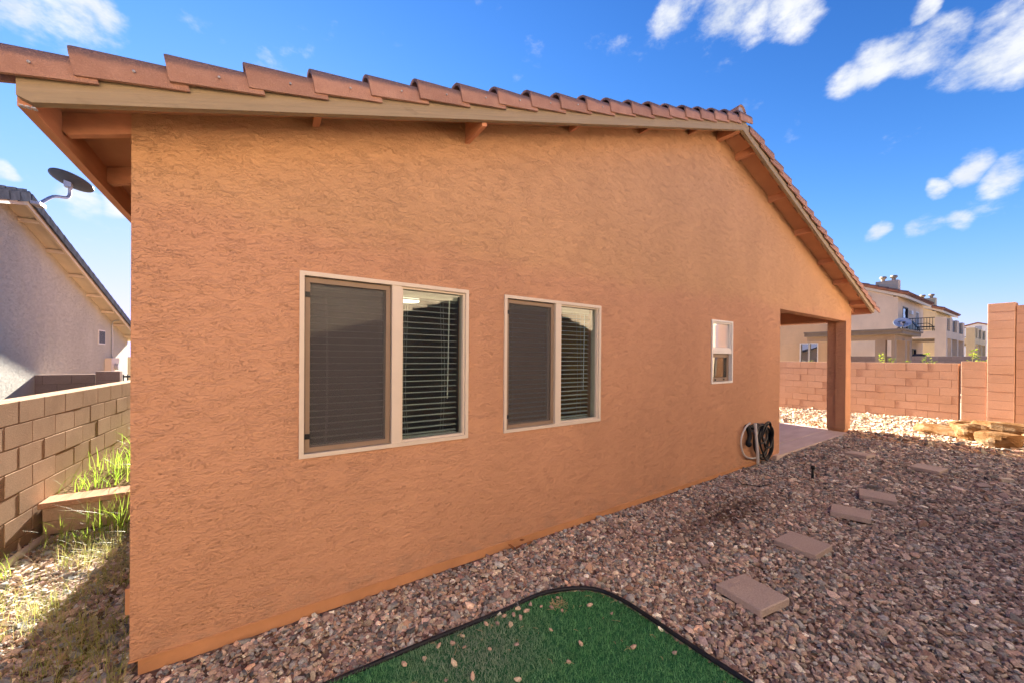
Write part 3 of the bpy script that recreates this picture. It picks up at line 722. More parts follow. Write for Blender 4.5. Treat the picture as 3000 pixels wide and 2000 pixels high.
def dish(name, label, centre, normal, w, h, mat, foot, armmat, logo=False, feed=True):
    t = thing(name, label, 'satellite dish', foot)
    n = Vector(normal).normalized(); u = n.cross(Vector((0, 0, 1))).normalized(); v = u.cross(n).normalized(); c = Vector(centre)
    mb = MB(); rings, seg = 6, 28; vs = []; fs = []
    def pt(r, a, th): return c + u*(w/2*r*math.cos(a)) + v*(h/2*r*math.sin(a)) + n*((r*r-1)*.10*w + th)
    for th in (0, -.012):
        for i in range(rings+1):
            for j in range(seg): vs.append(pt(max(i/rings, .001), 2*math.pi*j/seg, th))
    q = (rings+1)*seg
    for b in (0, q):
        for i in range(rings):
            for j in range(seg): fs.append((b+i*seg+j, b+i*seg+(j+1) % seg, b+(i+1)*seg+(j+1) % seg, b+(i+1)*seg+j))
    for j in range(seg): fs.append((rings*seg+j, rings*seg+(j+1) % seg, q+rings*seg+(j+1) % seg, q+rings*seg+j))
    mb.add(vs, fs); d = mb.build('reflector', mat, t, True)
    back = c - n*(.10*w+.02)
    f = Vector(foot)
    MB().box(back-Vector((.07, .05, .08)), back+Vector((.03, .05, .06))).build('bracket', 'metal_grey', t)
    MB().tube(spline([back-Vector((0, 0, .05)), back-n*.06-Vector((0, 0, .22)), f+(back-f)*.45-Vector((0, 0, .04)), f], 5), .028, 8).build('mast', armmat, t, True)
    MB().box(f-Vector((.06, .12, .03)), f+Vector((.06, .12, .02))).build('foot_plate', armmat, t)
    # feed arm with its head
    if feed:
     lo = c - v*(h*.5) + n*.0; hd = c - v*(h*.42) + n*(w*.55)
     MB().tube([lo, hd], .014, 6).build('feed_arm', armmat, t)
     MB().box(hd-Vector((.05, .04, .035)), hd+Vector((.05, .04, .035))).build('feed_head', armmat, t)
    if logo:
        def on(a, b): r = math.hypot(a, b); return c+u*(w/2*a)+v*(h/2*b)+n*((r*r-1)*.10*w+.006)
        for poly in ([(-.06, .05), (.10, .36), (.30, .40), (.30, .12)], [(.34, .40), (.50, .16), (.34, .12)]):
            mb = MB().add([on(*p) for p in poly], [tuple(range(len(poly)))]); mb.build('logo', 'logo', d, fix=False)
        cu = bpy.data.curves.new('lettering', 'FONT'); cu.body = 'DIRECTV'; cu.size = .075; cu.align_x = 'CENTER'
        tmp = bpy.data.objects.new('lettering', cu); COL.objects.link(tmp); dg = bpy.context.evaluated_depsgraph_get(); dg.update()
        me = bpy.data.meshes.new_from_object(tmp.evaluated_get(dg)); bpy.data.objects.remove(tmp)
        inv = parent_world(d)
        for vv in me.vertices: vv.co = inv @ on(-vv.co.x/(w/2) if False else vv.co.x/(w/2), vv.co.y/(h/2)-.42)
        me.materials.clear(); me.materials.append(MAT['logo']); link('lettering', me, d)
    return t
_c = CAM+sky_dir(165, 415)*12.2; _d = (_c-CAM).normalized(); _r = _d.cross(Vector((0, 0, 1))).normalized(); _u = _r.cross(_d)
_n = _d*.42+(_r*.33+_u*.94)*.907
dish('satellite_dish', 'large dark satellite dish on the neighbour house ridge', _c, _n, .64, .64, 'dish_dark', tuple(CAM+sky_dir(88, 470)*11.3), 'metal_grey', feed=False)

# ------------------------------------------------------------------ yards beyond the far wall
hc = thing('house', 'tan stucco single-storey house seen through the patio opening', 'house', (25, 7, 0))
wl = MB(); CW = [(5.53, 5.14), (5.11, 4.75)]
holes = [(5.53, 4.72, 1.0, 2.50), (8.1, 6.55, 1.0, 2.50)]
def holed_wall_x(name, outer, holes, xa, xb, mat, parent):
    bm = bmesh.new(); edges = []
    for lp in [outer]+[[(a, c), (b, c), (b, d), (a, d)] for a, b, c, d in holes]:
        vs = [bm.verts.new((xa, p[0], p[1])) for p in lp]; edges += [bm.edges.new((vs[i], vs[(i+1) % len(vs)])) for i in range(len(vs))]
    bmesh.ops.triangle_fill(bm, use_beauty=True, edges=edges, normal=(-1, 0, 0))
    r = bmesh.ops.extrude_face_region(bm, geom=list(bm.faces))
    for v in [g for g in r['geom'] if isinstance(g, bmesh.types.BMVert)]: v.co.x = xb
    bmesh.ops.recalc_face_normals(bm, faces=bm.faces); me = bpy.data.meshes.new(name)
    inv = parent_world(parent); bm.transform(inv); bm.to_mesh(me); bm.free(); me.materials.append(MAT[mat]); return link(name, me, parent)
holed_wall_x('wall', [(4.25, 0), (13, 0), (13, 3.75), (4.25, 3.75)], holes, 25, 25.2, 'stucco_c', hc)
MB().box((25.2, 4.25, 0), (26.4, 4.45, 3.70)).build('wall', 'stucco_c', hc)
MB().prism([(4.27, 3.70), (8.6, 5.2), (13.3, 3.70), (13.3, 3.85), (8.6, 5.35), (4.27, 3.85)], 'x', 24.9, 26.4).build('roof', 'tile_far', hc)
for (a, b, c, d) in holes:
    m = MB()
    for (p, q) in ((b, (a+b)/2+.01), ((a+b)/2-.01, a)):
        lo, hi = min(p, q), max(p, q)
        m.box((24.98, lo, c), (25.06, lo+.04, d)); m.box((24.98, hi-.04, c), (25.06, hi, d)); m.box((24.98, lo+.04, d-.04), (25.06, hi-.04, d)); m.box((24.98, lo+.04, c), (25.06, hi-.04, c+.04))
    wn = m.build('window', 'white', hc); MB().box((25.09, b, c), (25.10, a, d)).build('pane', 'glass_far', wn)
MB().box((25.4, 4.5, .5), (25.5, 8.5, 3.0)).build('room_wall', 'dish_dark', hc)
# porch
pc = thing('porch', 'brown flat-roofed porch with square posts behind the low wall', 'porch', (22, 2, 0))
rf = MB().box((21.65, 1.02, 2.66), (25.0, 4.25, 2.80)).build('roof', 'concrete_far', pc)
MB().box((21.58, .95, 2.80), (25.0, 4.25, 2.87)).build('roof_edge', 'concrete_far', rf)
MB().box((22.0, 1.30, 2.44), (22.3, 4.25, 2.66)).build('beam', 'stucco_brown', pc)
MB().box((22.3, 1.30, 2.44), (25.0, 1.55, 2.66)).build('beam', 'stucco_brown', pc)
MB().box((22.0, 1.58, 0), (22.31, 1.89, 2.44)).build('post', 'stucco_brown', pc)
MB().box((22.0, 1.30, 0), (22.31, 1.40, 2.44)).build('post', 'stucco_brown', pc)
MB().box((24.6, 1.30, 0), (24.95, 1.56, 2.44)).build('post', 'stucco_brown', pc)
MB().box((23.2, 1.20, .0), (23.5, 1.52, 2.44)).build('post', 'stucco_brown', pc)
dish('satellite_dish', 'pale satellite dish with dark logo on the porch roof corner', (21.62, 1.02, 3.10), (-.85, -.25, .45), .52, .42, 'dish_light', (21.8, 1.08, 2.88), 'dark_metal', True)
block_wall('block_wall', 'long grey block wall behind the porch posts', (28, 9.0, 1.83-9*BH), -math.pi/2, 13.0, 9, 'block_g', 'mortar_g',
           lim=lambda a, b, c: c >= 7)

# two-storey houses with balconies
def townhouse(dx, mat, label):
    o = Vector((dx, 0, 0)); t = thing('house', label, 'house', (33+dx, 3.2, 0))
    def bx(name, a, b, m, p=t): return MB().box(Vector(a)+o, Vector(b)+o).build(name, m, p)
    XA = 33+dx
    rz = lambda y: 5.5+.41*min(y-3.2, 12.2-y)
    holed_wall('wall', [(XA, 0), (XA+7.3, 0), (XA+7.3, 5.5), (XA, 5.5)], [(XA+1.25, XA+2.6, 3.40, 5.0), (XA+4.9, XA+5.8, 3.95, 4.95), (XA+1.1, XA+2.3, .9, 2.45), (XA+3.9, XA+5.1, .05, 2.4)], 3.2, 3.4, mat, None).parent = t
    w = t.children[-1]; w.location = -t.location
    MB().prism([(3.402, 0), (12.2, 0), (12.2, rz(12.2)), (7.7, rz(7.7)), (3.402, rz(3.402))], 'x', XA, XA+.2).build('wall', mat, t)
    for s in (0, 1):
        m = (lambda y: 15.4-y) if s else (lambda y: y)
        MB().prism([(m(2.85), 5.5-.41*.35+.03), (m(7.7), rz(7.7)+.03), (m(7.7), rz(7.7)+.20), (m(2.85), 5.5-.41*.35+.20)], 'x', XA-.12, XA+7.6).build('fascia_board', 'trim_far', t)
        rr = MB().prism([(m(2.80), 5.36+.20), (m(7.7), rz(7.7)+.205), (m(7.7), rz(7.7)+.32), (m(2.80), 5.36+.32)], 'x', XA-.2, XA+7.7).build('roof', 'tile_far', t)
        if s == 0:
            em = bpy.data.meshes.new('tile'); mb = MB(); mb.tube([(0, 0, 0), (0, .45, .185)], .075, 8); em.from_pydata(mb.v, [], mb.f); em.materials.append(MAT['tile_far'])
            for k in range(25): link('tile', em, rr, (-.1+.32*k, 2.72-3.2, 5.36+.30))
            em2 = bpy.data.meshes.new('tile'); mb = MB(); mb.tube([(0, 0, 0), (0, .5, .205-.05)], .10, 8); em2.from_pydata(mb.v, [], mb.f); em2.materials.append(MAT['tile_far'])
            for k in range(11): link('tile', em2, rr, (-.18, 2.72+.44*k-3.2, 5.36+.30+.18*k))
    ch = bx('chimney', (34, 3.36, 5.4), (34.55, 4.42, 6.70), mat)
    for yy, zz in ((3.62, 0), (4.12, 0)):
        MB().tube([Vector((34.28, yy, 6.69))+o, Vector((34.28, yy, 6.86))+o], .10, 10).build('flue', 'trim_dull', ch)
        MB().tube([Vector((34.28, yy, 6.86))+o, Vector((34.28, yy, 6.91))+o, Vector((34.28, yy, 6.98))+o, Vector((34.28, yy, 7.03))+o], .17, 12, True, [.13, .18, .18, .15]).build('chimney_cap', 'trim_dull', ch)
    # openings on the balcony side
    for (a, b, c, d, fr) in ((1.25, 2.6, 3.40, 5.0, 'dark_metal'), (4.9, 5.8, 3.95, 4.95, 'white'), (1.1, 2.3, .9, 2.45, 'dark_metal'), (3.9, 5.1, .05, 2.4, 'dark_metal')):
        m = MB(); frame_ring(m, XA+a, XA+b, c, d, .06, 3.18, 3.26); wn = m.build('window', fr, t)
        MB().box((XA+a+.06, 3.24, c+.06), (XA+b-.06, 3.25, d-.06)).build('pane', 'glass_far', wn)
    bx('room_wall', (33.3, 4.2, 0.1), (40.1, 4.3, 5.3), 'dish_dark')
    bx('wall_light', (36.0, 3.08, 4.62), (36.5, 3.199, 4.86), 'white')
    # balcony block
    bal = bx('balcony_floor', (33, 1.232, 2.90), (39.9, 3.199, 3.33), mat)
    MB().box(Vector((33, 1.232, 0))+o, Vector((33.45, 1.67, 2.90))+o).build('column', mat, bal)
    MB().box(Vector((33, 1.232, 3.33))+o, Vector((33.30, 1.67, 4.10))+o).build('parapet', mat, bal)
    for a, b in ((34.35, 35.2), (36.75, 37.6), (39.1, 39.9)):
        MB().box(Vector((a, 1.238, 3.33))+o, Vector((b, 1.55, 4.12))+o).build('parapet', mat, bal)
    for a, b in ((33.3, 34.35), (35.2, 36.75), (37.6, 39.1)):
        MB().box(Vector((a, 1.33, 3.33))+o, Vector((b, 1.38, 4.05))+o).build('privacy_screen', 'dark_metal', bal)
    for a, b in ((34.75, 35.1), (37.0, 37.4), (39.5, 39.9)):
        MB().box(Vector((a, 1.238, 0))+o, Vector((b, 1.6, 2.90))+o).build('column', mat, bal)
    for zz in (3.40, 4.08): MB().box(Vector((33.02, 1.67, zz))+o, Vector((33.06, 3.199, zz+.04))+o).build('rail', 'dark_metal', bal)
    for k in range(13):
        y = 1.75+.115*k; MB().box(Vector((33.03, y, 3.44))+o, Vector((33.05, y+.02, 4.08))+o).build('baluster', 'dark_metal', bal)
    return t
townhouse(0, 'stucco_far', 'beige two-storey house with balcony and twin-capped chimney, nearest beyond the walls')
townhouse(12, 'stucco_far2', 'yellowish two-storey house with chimney, behind the beige balcony house')
wh = thing('house', 'distant white gabled house behind the yellowish house', 'house', (70, 3.2, 0))
MB().prism([(.2, 0), (6.4, 0), (6.4, 4.9), (3.2, 5.95), (.2, 4.95)], 'x', 70, 78).build('wall', 'white_wall', wh)
MB().prism([(-.2, 4.8), (3.2, 5.95), (6.8, 4.8), (6.8, 4.95), (3.2, 6.10), (-.2, 4.95)], 'x', 69.8, 78).build('roof', 'tile_far', wh)
v_ = MB().box((69.95, 2.9, 5.25), (69.999, 3.4, 5.6)).build('gable_vent', 'metal_grey', wh)
# lounge chair on the balcony, covered grill below
lc = thing('lounge_chair', 'dark metal lounge chair on the balcony', 'chair', (33.6, 2.3, 3.33))
MB().box((33.4, 1.75, 3.60), (33.95, 2.45, 3.63)).build('seat', 'dark_metal', lc)
MB().prism([(2.45, 3.60), (2.49, 3.60), (2.72, 4.0), (2.68, 4.02)], 'x', 33.4, 33.95).build('backrest', 'dark_metal', lc)
for x in (33.42, 33.9):
    for y in (1.8, 2.4): MB().tube([(x, y, 3.33), (x, y+.03, 3.60)], .02, 6).build('leg', 'dark_metal', lc)
MB().tube(spline([(33.4, 1.8, 3.62), (33.4, 2.0, 3.80), (33.4, 2.45, 3.78)], 4), .02, 6).build('armrest', 'dark_metal', lc)
gr = thing('covered_grill', 'dark covered barbecue grill under the beige balcony', 'grill', (33.9, 2.4, 0))
MB().prism([(2.05, .9), (2.75, .9), (2.78, 1.75), (2.62, 2.02), (2.22, 2.02), (2.05, 1.75)], 'x', 33.7, 34.2).build('cover', 'logo', gr)
for y in (2.1, 2.7): MB().box((33.75, y-.03, 0), (34.15, y+.03, .9)).build('leg', 'dark_metal', gr)

# ------------------------------------------------------------------ yard things
PAV = [(3.235, -1.47, -8, 'flat square concrete stepping stone nearest the green turf'),
       (4.315, -1.395, -4, 'square concrete stepping stone, second from the turf'),
       (5.50, -1.41, 12, 'square concrete stepping stone, third from the turf, one edge standing high'),
       (6.30, -1.44, 14, 'square concrete stepping stone, fourth from the turf, beside the black sprinkler line'),
       (8.55, -.76, -8, 'square concrete stepping stone nearest the patio slab'),
       (8.41, -1.535, -8, 'square concrete stepping stone furthest right, opposite the patio stone')]
pm = bevel_box_mesh('stepping_stone', .30, .30, .05, .005, 'paver')
PAVC = []
for x, y, a, lab in PAV:
    z = float(gz(x, y))+.034
    o = link('stepping_stone', pm, None, (x, y, z), (random.uniform(-.03, .03), random.uniform(-.04, .04), R(a))); tag(o, lab, 'paver', 'stepping stones across the gravel'); PAVC.append((x, y))
# sprinkler riser
sp = thing('sprinkler', 'short black sprinkler riser standing in the gravel', 'sprinkler', (6.63, -.743, .03))
MB().tube([(6.63, -.743, 0), (6.645, -.743, .17)], .015, 8).build('riser', 'black_plastic', sp, True)
MB().tube([(6.645, -.743, .16), (6.648, -.743, .205)], .024, 10).build('nozzle', 'black_plastic', sp, True)
# hose hanging on the wall
hs = thing('garden_hose', 'black garden hose coiled and hung on the wall near the patio', 'hose', (6.8, -.05, .1))
def loop(cx, cz, rx, rz, y, n=11, j=.035, sag=0, seed=0):
    r = random.Random(seed); pts = []
    for k in range(n):
        a = 2*math.pi*k/n; pts.append((cx+rx*math.cos(a)*(1+r.uniform(-j, j)), y+r.uniform(-.012, .012), cz+rz*math.sin(a)*(1+r.uniform(-j, j))-sag*max(0, -math.sin(a))*rz))
    return spline(pts, 5, True)
for k, (cx, cz, rx, rz, y) in enumerate([(6.86, .40, .22, .23, -.05), (6.88, .37, .24, .24, -.075), (6.90, .40, .20, .27, -.10), (6.80, .42, .24, .20, -.06), (6.95, .46, .16, .16, -.09), (6.72, .50, .20, .13, -.085)]):
    p = loop(cx, cz, rx, rz, y, 10, .09, .15, k); MB().tube(p+[p[0]], .015, 7, False).build('coil', 'black_plastic', hs, True)
MB().tube(spline([(6.42, -.03, .66), (6.45, -.05, .50), (6.40, -.05, .40), (6.38, -.06, .385)], 5), .03, 8).build('hose_end', 'black_plastic', hs, True)
MB().tube([(6.36, -.08, .39), (6.44, -.05, .385)], .036, 10).build('coupling', 'black_plastic', hs, True)
for k in range(5): MB().tube(spline([(6.46+.03*k, -.04-.012*k, .62-.01*k), (6.62+.03*k, -.06, .66-.02*k), (6.78, -.07, .62-.03*k)], 4), .016, 6).build('coil', 'black_plastic', hs, True)
MB().box((6.60, -.055, .50), (6.86, -.03, .62)).build('hanger_plate', 'metal_grey', hs)
MB().box((6.62, -.03, .53), (6.84, -.001, .59)).build('hanger_bracket', 'metal_grey', hs)
wp = thing('white_tube', 'white plastic tube looped beside the black hose', 'tube', (6.45, -.05, .1))
MB().tube(spline([(6.47, -.045, .685), (6.33, -.04, .62), (6.235, -.035, .48), (6.25, -.035, .34), (6.34, -.035, .23), (6.50, -.035, .165), (6.70, -.035, .145), (6.95, -.03, .16), (7.02, -.03, .25), (6.96, -.03, .42)], 6), .0125, 8).build('loop', 'pvc', wp, True)
MB().tube(spline([(6.47, -.115, .69), (6.49, -.125, .45), (6.52, -.13, .25), (6.555, -.12, .10)], 6), .019, 8).build('pipe', 'pvc', wp, True)
dt = MB().tube(spline([(5.70, -.24, .05), (5.53, -.37, .06), (5.53, -.44, .07), (5.61, -.53, .065), (5.75, -.57, .07), (5.88, -.55, .055)], 6), .006, 6).build('drip_tube', 'black_plastic', None, True)
tag(dt, 'thin black drip tube lying loosely on the gravel near the hose', 'tube')
# beige drain pipe lying in the side yard
dp = MB().tube([(-1.13, 2.02, -.065), (-1.12, 2.30, -.075), (-1.10, 2.66, -.08)], .033, 10).build('drain_pipe', 'cream', None, True); tag(dp, 'short beige plastic pipe lying by the tan side wall', 'pipe')

# turf with its edging
EDGE = [(-.4, -.58), (.2, -.60), (.88, -.62), (1.32, -.64), (1.81, -.655), (2.05, -.655), (2.20, -.69), (2.35, -.76), (2.45, -.85), (2.50, -1.0), (2.51, -1.2), (2.51, -1.48), (2.52, -1.73), (2.54, -2.4), (2.54, -3.3)]
ep = spline([(x, y, float(gz(x, y))+.018+.004*math.sin(7*x+3*y)) for x, y in EDGE], 6)
tag(MB().tube(ep, .0135, 10).build('lawn_edging', 'black_rubber', None, True), 'black plastic edging curving around the artificial turf', 'edging')
tpoly = [(p.x, p.y) for p in ep]+[(-.4, -3.3)]
tb = MB(); tb.prism([(x, y) for x, y in tpoly], 'z', -.05, .012)
tbo = tb.build('turf_backing', 'turf_base'); tag(tbo, kind='structure')
TP = np.array(tpoly)
def inside(poly, x, y):
    r = np.zeros(x.shape, bool); n = len(poly); j = n-1
    for i in range(n):
        xi, yi = poly[i]; xj, yj = poly[j]
        c = ((yi > y) != (yj > y)) & (x < (xj-xi)*(y-yi)/(yj-yi+1e-12)+xi); r ^= c; j = i
    return r
def np_mesh(name, V, F, mat, col=None, parent=None, smooth=False):
    me = bpy.data.meshes.new(name); nv, nf, k = len(V), len(F), F.shape[1]
    me.vertices.add(nv); me.vertices.foreach_set('co', V.astype(np.float32).ravel())
    me.loops.add(nf*k); me.loops.foreach_set('vertex_index', F.astype(np.int32).ravel())
    me.polygons.add(nf); me.polygons.foreach_set('loop_start', np.arange(0, nf*k, k, dtype=np.int32))
    try: me.polygons.foreach_set('loop_total', np.full(nf, k, dtype=np.int32))
    except Exception: pass
    if smooth: me.polygons.foreach_set('use_smooth', np.ones(nf, bool))
    else: me.polygons.foreach_set('use_smooth', np.zeros(nf, bool))
    me.update(calc_edges=True)
    if col is not None:
        a = me.color_attributes.new('Col', 'FLOAT_COLOR', 'POINT'); a.data.foreach_set('color', np.concatenate([col, np.ones((nv, 1))], 1).astype(np.float32).ravel())
    me.materials.append(MAT[mat]); return link(name, me, parent)
def blades(x, y, z, h, w, lean, segs=2, heading=None, crv=1.0):
    """curved tapering strips; returns V, F, colour"""
    n = len(x); a = rng.uniform(0, 2*np.pi, n) if heading is None else heading
    b = a+np.pi/2+rng.normal(0, .5, n)
    V = np.zeros((n, 2*segs+1, 3))
    for i in range(segs):
        t = i/segs; ww = w*(1-t*.75)/2
        cx = x+np.cos(a)*lean*h*t**(1+crv); cy = y+np.sin(a)*lean*h*t**(1+crv); cz = z+h*t*(1-.25*lean*t)
        V[:, 2*i] = np.stack([cx-np.cos(b)*ww, cy-np.sin(b)*ww, cz], 1); V[:, 2*i+1] = np.stack([cx+np.cos(b)*ww, cy+np.sin(b)*ww, cz], 1)
    V[:, 2*segs] = np.stack([x+np.cos(a)*lean*h, y+np.sin(a)*lean*h, z+h*(1-.25*lean)], 1)
    f = []
    for i in range(segs-1): f += [(2*i, 2*i+1, 2*i+3), (2*i, 2*i+3, 2*i+2)]
    f.append((2*segs-2, 2*segs-1, 2*segs)); f = np.array(f)
    F = (f[None]+(np.arange(n)*(2*segs+1))[:, None, None]).reshape(-1, 3)
    c = np.repeat(rng.uniform(0, 1, n), 2*segs+1)
    return V.reshape(-1, 3), F, np.stack([c, c, c], 1)
N = 90000
bx_ = rng.uniform(.2, 2.55, N); by_ = rng.uniform(-2.6, -.62, N)
k = inside(tpoly, bx_, by_); bx_, by_ = bx_[k], by_[k]
n = len(bx_)
V, F, C = blades(bx_, by_, np.full(n, .010), rng.uniform(.014, .030, n), rng.uniform(.0022, .0042, n), np.abs(rng.normal(.6, .3, n)), 2)
tag(np_mesh('turf', V, F, 'turf', C), 'green artificial turf patch in the foreground', 'turf', kind='stuff')

# gravel
CPAL = np.array([(.42, .29, .235), (.35, .245, .21), (.29, .21, .20), (.45, .36, .275), (.29, .275, .27), (.20, .115, .105), (.54, .48, .42), (.13, .125, .13), (.37, .22, .155), (.24, .23, .24), (.47, .33, .26), (.30, .185, .17)])*np.array((1.42, 1.50, 1.43))
CW_ = np.array([.17, .14, .11, .09, .10, .06, .06, .05, .08, .06, .05, .03])
PHI = (1+5**.5)/2
ICO_V = np.array([(-1, PHI, 0), (1, PHI, 0), (-1, -PHI, 0), (1, -PHI, 0), (0, -1, PHI), (0, 1, PHI), (0, -1, -PHI), (0, 1, -PHI), (PHI, 0, -1), (PHI, 0, 1), (-PHI, 0, -1), (-PHI, 0, 1)])/1.9
ICO_F = np.array([(0, 11, 5), (0, 5, 1), (0, 1, 7), (0, 7, 10), (0, 10, 11), (1, 5, 9), (5, 11, 4), (11, 10, 2), (10, 7, 6), (7, 1, 8), (3, 9, 4), (3, 4, 2), (3, 2, 6), (3, 6, 8), (3, 8, 9), (4, 9, 5), (2, 4, 11), (6, 2, 10), (8, 6, 7), (9, 8, 1)])
CUB_V = np.array([(-1, -1, -1), (1, -1, -1), (1, 1, -1), (-1, 1, -1), (-1, -1, 1), (1, -1, 1), (1, 1, 1), (-1, 1, 1)])*.72
CUB_F = np.array([(0, 2, 1), (0, 3, 2), (4, 5, 6), (4, 6, 7), (0, 1, 5), (0, 5, 4), (1, 2, 6), (1, 6, 5), (2, 3, 7), (2, 7, 6), (3, 0, 4), (3, 4, 7)])
def rotmats(n, tilt):
    a = rng.uniform(0, 2*np.pi, n); t = rng.normal(0, tilt, n); p = rng.uniform(0, 2*np.pi, n)
    ca, sa, ct, st, cp, sp_ = np.cos(a), np.sin(a), np.cos(t), np.sin(t), np.cos(p), np.sin(p)
    z0_, o1 = np.zeros(n), np.ones(n)
    Rz = np.stack([np.stack([ca, -sa, z0_], 1), np.stack([sa, ca, z0_], 1), np.stack([z0_, z0_, o1], 1)], 1)
    Rx = np.stack([np.stack([o1, z0_, z0_], 1), np.stack([z0_, ct, -st], 1), np.stack([z0_, st, ct], 1)], 1)
    Rp = np.stack([np.stack([cp, -sp_, z0_], 1), np.stack([sp_, cp, z0_], 1), np.stack([z0_, z0_, o1], 1)], 1)
    return Rp @ Rx @ Rz
def stones(x, y, z, r, ico=True, colors=None, tilt=.5):
    n = len(x); bv, bf = (ICO_V, ICO_F) if ico else (CUB_V, CUB_F); k = len(bv)
    V = bv[None]*(1+rng.normal(0, .22 if ico else .26, (n, k, 1)))+rng.normal(0, .10, (n, k, 3))
    S = np.stack([rng.uniform(.9, 1.45, n), rng.uniform(.7, 1.05, n), rng.uniform(.42, .8, n)], 1)*r[:, None]
    V = V*S[:, None, :]
    V = np.einsum('nij,nkj->nki', rotmats(n, tilt), V)+np.stack([x, y, z], 1)[:, None, :]
    F = (bf[None]+(np.arange(n)*k)[:, None, None]).reshape(-1, 3)
    if colors is None:
        colors = CPAL[rng.choice(len(CPAL), n, p=CW_/CW_.sum())]*rng.uniform(.8, 1.2, (n, 1))
    return V.reshape(-1, 3), F, np.repeat(colors, k, 0)
def scatter(x0, x1, y0, y1, dens, rmean, ico, keep=None):
    n = int((x1-x0)*(y1-y0)*dens); x = rng.uniform(x0, x1, n); y = rng.uniform(y0, y1, n)
    k = ~inside(tpoly, x, y) & ~((x > 0.0) & (y > -.004) & (x < 7.4)) & ~((x > 7.32) & (x < 11.0) & (y > -.075))
    k &= ~((x < -1.33+.05*y)); k &= ~((x < 0.02) & (y > 2.75)) & (x < 14.86+.094*y)
    for (px, py) in PAVC: k &= ~((np.abs(x-px) < .14) & (np.abs(y-py) < .14))
    if keep is not None: k &= keep(x, y)
    x, y = x[k], y[k]; n = len(x)
    r = rmean*np.exp(rng.normal(-.03, .36, n))
    z = gz(x, y)+rng.uniform(-.3, .75, n)*r*.8
    col = CPAL[rng.choice(len(CPAL), n, p=CW_/CW_.sum())]*np.exp(rng.normal(0, .26, (n, 1)))
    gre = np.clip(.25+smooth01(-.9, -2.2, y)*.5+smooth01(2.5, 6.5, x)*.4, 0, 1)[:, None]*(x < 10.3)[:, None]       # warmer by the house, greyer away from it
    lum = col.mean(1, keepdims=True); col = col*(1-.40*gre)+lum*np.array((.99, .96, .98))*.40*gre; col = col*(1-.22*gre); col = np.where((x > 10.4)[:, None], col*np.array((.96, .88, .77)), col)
    dpt = np.exp(-(((x-4.5)/.75)**2+((y+.68)/.22)**2))*(rng.uniform(0, 1, n) < .8)      # scatter of dark bark bits by the wall
    col = col*(1-.75*dpt[:, None])+np.array((.05, .022, .016))*.75*dpt[:, None]
    return stones(x, y, z, r, ico, col)
def joined(parts):
    Vs, Fs, Cs, o = [], [], [], 0
    for V, F, C in parts: Vs.append(V); Fs.append(F+o); Cs.append(C); o += len(V)
    return np.concatenate(Vs), np.concatenate(Fs), np.concatenate(Cs)
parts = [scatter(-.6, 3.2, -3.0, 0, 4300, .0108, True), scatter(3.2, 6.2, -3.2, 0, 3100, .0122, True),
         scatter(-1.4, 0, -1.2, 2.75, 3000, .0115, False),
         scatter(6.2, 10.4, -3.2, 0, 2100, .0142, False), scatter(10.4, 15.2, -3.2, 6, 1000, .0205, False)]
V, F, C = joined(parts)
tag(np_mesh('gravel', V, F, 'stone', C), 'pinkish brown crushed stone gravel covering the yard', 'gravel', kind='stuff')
# loose stones lying on the turf
sv, sf, sc = stones(np.zeros(5), np.zeros(5), np.zeros(5), np.full(5, .015), True, CPAL[[0, 1, 3, 10, 2]], .3)
sm_ = []
for k in range(5):
    me = bpy.data.meshes.new('pebble'); me.from_pydata(sv[k*12:(k+1)*12].tolist(), [], ICO_F.tolist()); a = me.color_attributes.new('Col', 'FLOAT_COLOR', 'POINT')
    a.data.foreach_set('color', np.concatenate([sc[k*12:(k+1)*12], np.ones((12, 1))], 1).astype(np.float32).ravel()); me.materials.append(MAT['stone']); sm_.append(me)
SPOT = [(1.36,-.70),(1.43,-.73),(1.50,-.705),(1.66,-.70),(1.72,-.735),(1.79,-.70),(1.84,-.725),(1.90,-.69),(1.93,-.74),(1.99,-.70),(2.03,-.76),(1.86,-.77),(1.78,-.78),(1.58,-.88),(1.72,-.93),(1.95,-.95),(2.12,-.86),(1.38,-.86),(1.42,-.98),(1.30,-.93),(2.02,-1.12),(1.88,-1.18),(1.60,-1.12),(2.30,-.92),(2.36,-1.05),(2.25,-1.30),(1.47,-.79),(1.26,-.74),(1.16,-.72),(2.40,-1.45),(2.18,-.75),(2.08,-.80)]
for i, (x, y) in enumerate(SPOT):
    s = random.uniform(.75, 1.25); o = link('pebble', sm_[i % 5], None, (x, y, .026), (random.uniform(-.3, .3), random.uniform(-.3, .3), random.uniform(0, 6))); o.scale = (s, s, s)
    tag(o, 'small pinkish stone lying loose on the green turf', 'stone', 'loose stones on the turf')
# straw and dry bits
mb = MB()
for k in range(120):
    x, y = random.uniform(.9, 2.48), random.uniform(-2.0, -.68); a = random.uniform(0, 6.28); L = random.uniform(.012, .05)
    mb.tube([(x, y, .024), (x+L*.5*math.cos(a), y+L*.5*math.sin(a), .030), (x+L*math.cos(a+.3), y+L*math.sin(a+.3), .025)], .0011, 4, False)
for k in range(60):
    x, y = random.uniform(.4, 1.7), random.uniform(-.55, -.05); a = random.uniform(0, 6.28); L = random.uniform(.03, .09)
    mb.tube([(x, y, .022), (x+L*.5*math.cos(a), y+L*.5*math.sin(a), .035), (x+L*math.cos(a+.4), y+L*math.sin(a+.4), .02)], .0011, 4, False)
for k in range(40):
    a = random.uniform(0, 6.28); L = random.uniform(.02, .05); x, y = 2.13+random.uniform(-.05, .05), -.80+random.uniform(-.03, .03)
    mb.tube([(x, y, .022), (x+L*math.cos(a), y+L*math.sin(a), .035)], .0013, 4, False)
tag(mb.build('straw', 'straw', None, fix=False), 'bits of dry straw scattered on turf and gravel', 'straw', kind='stuff')
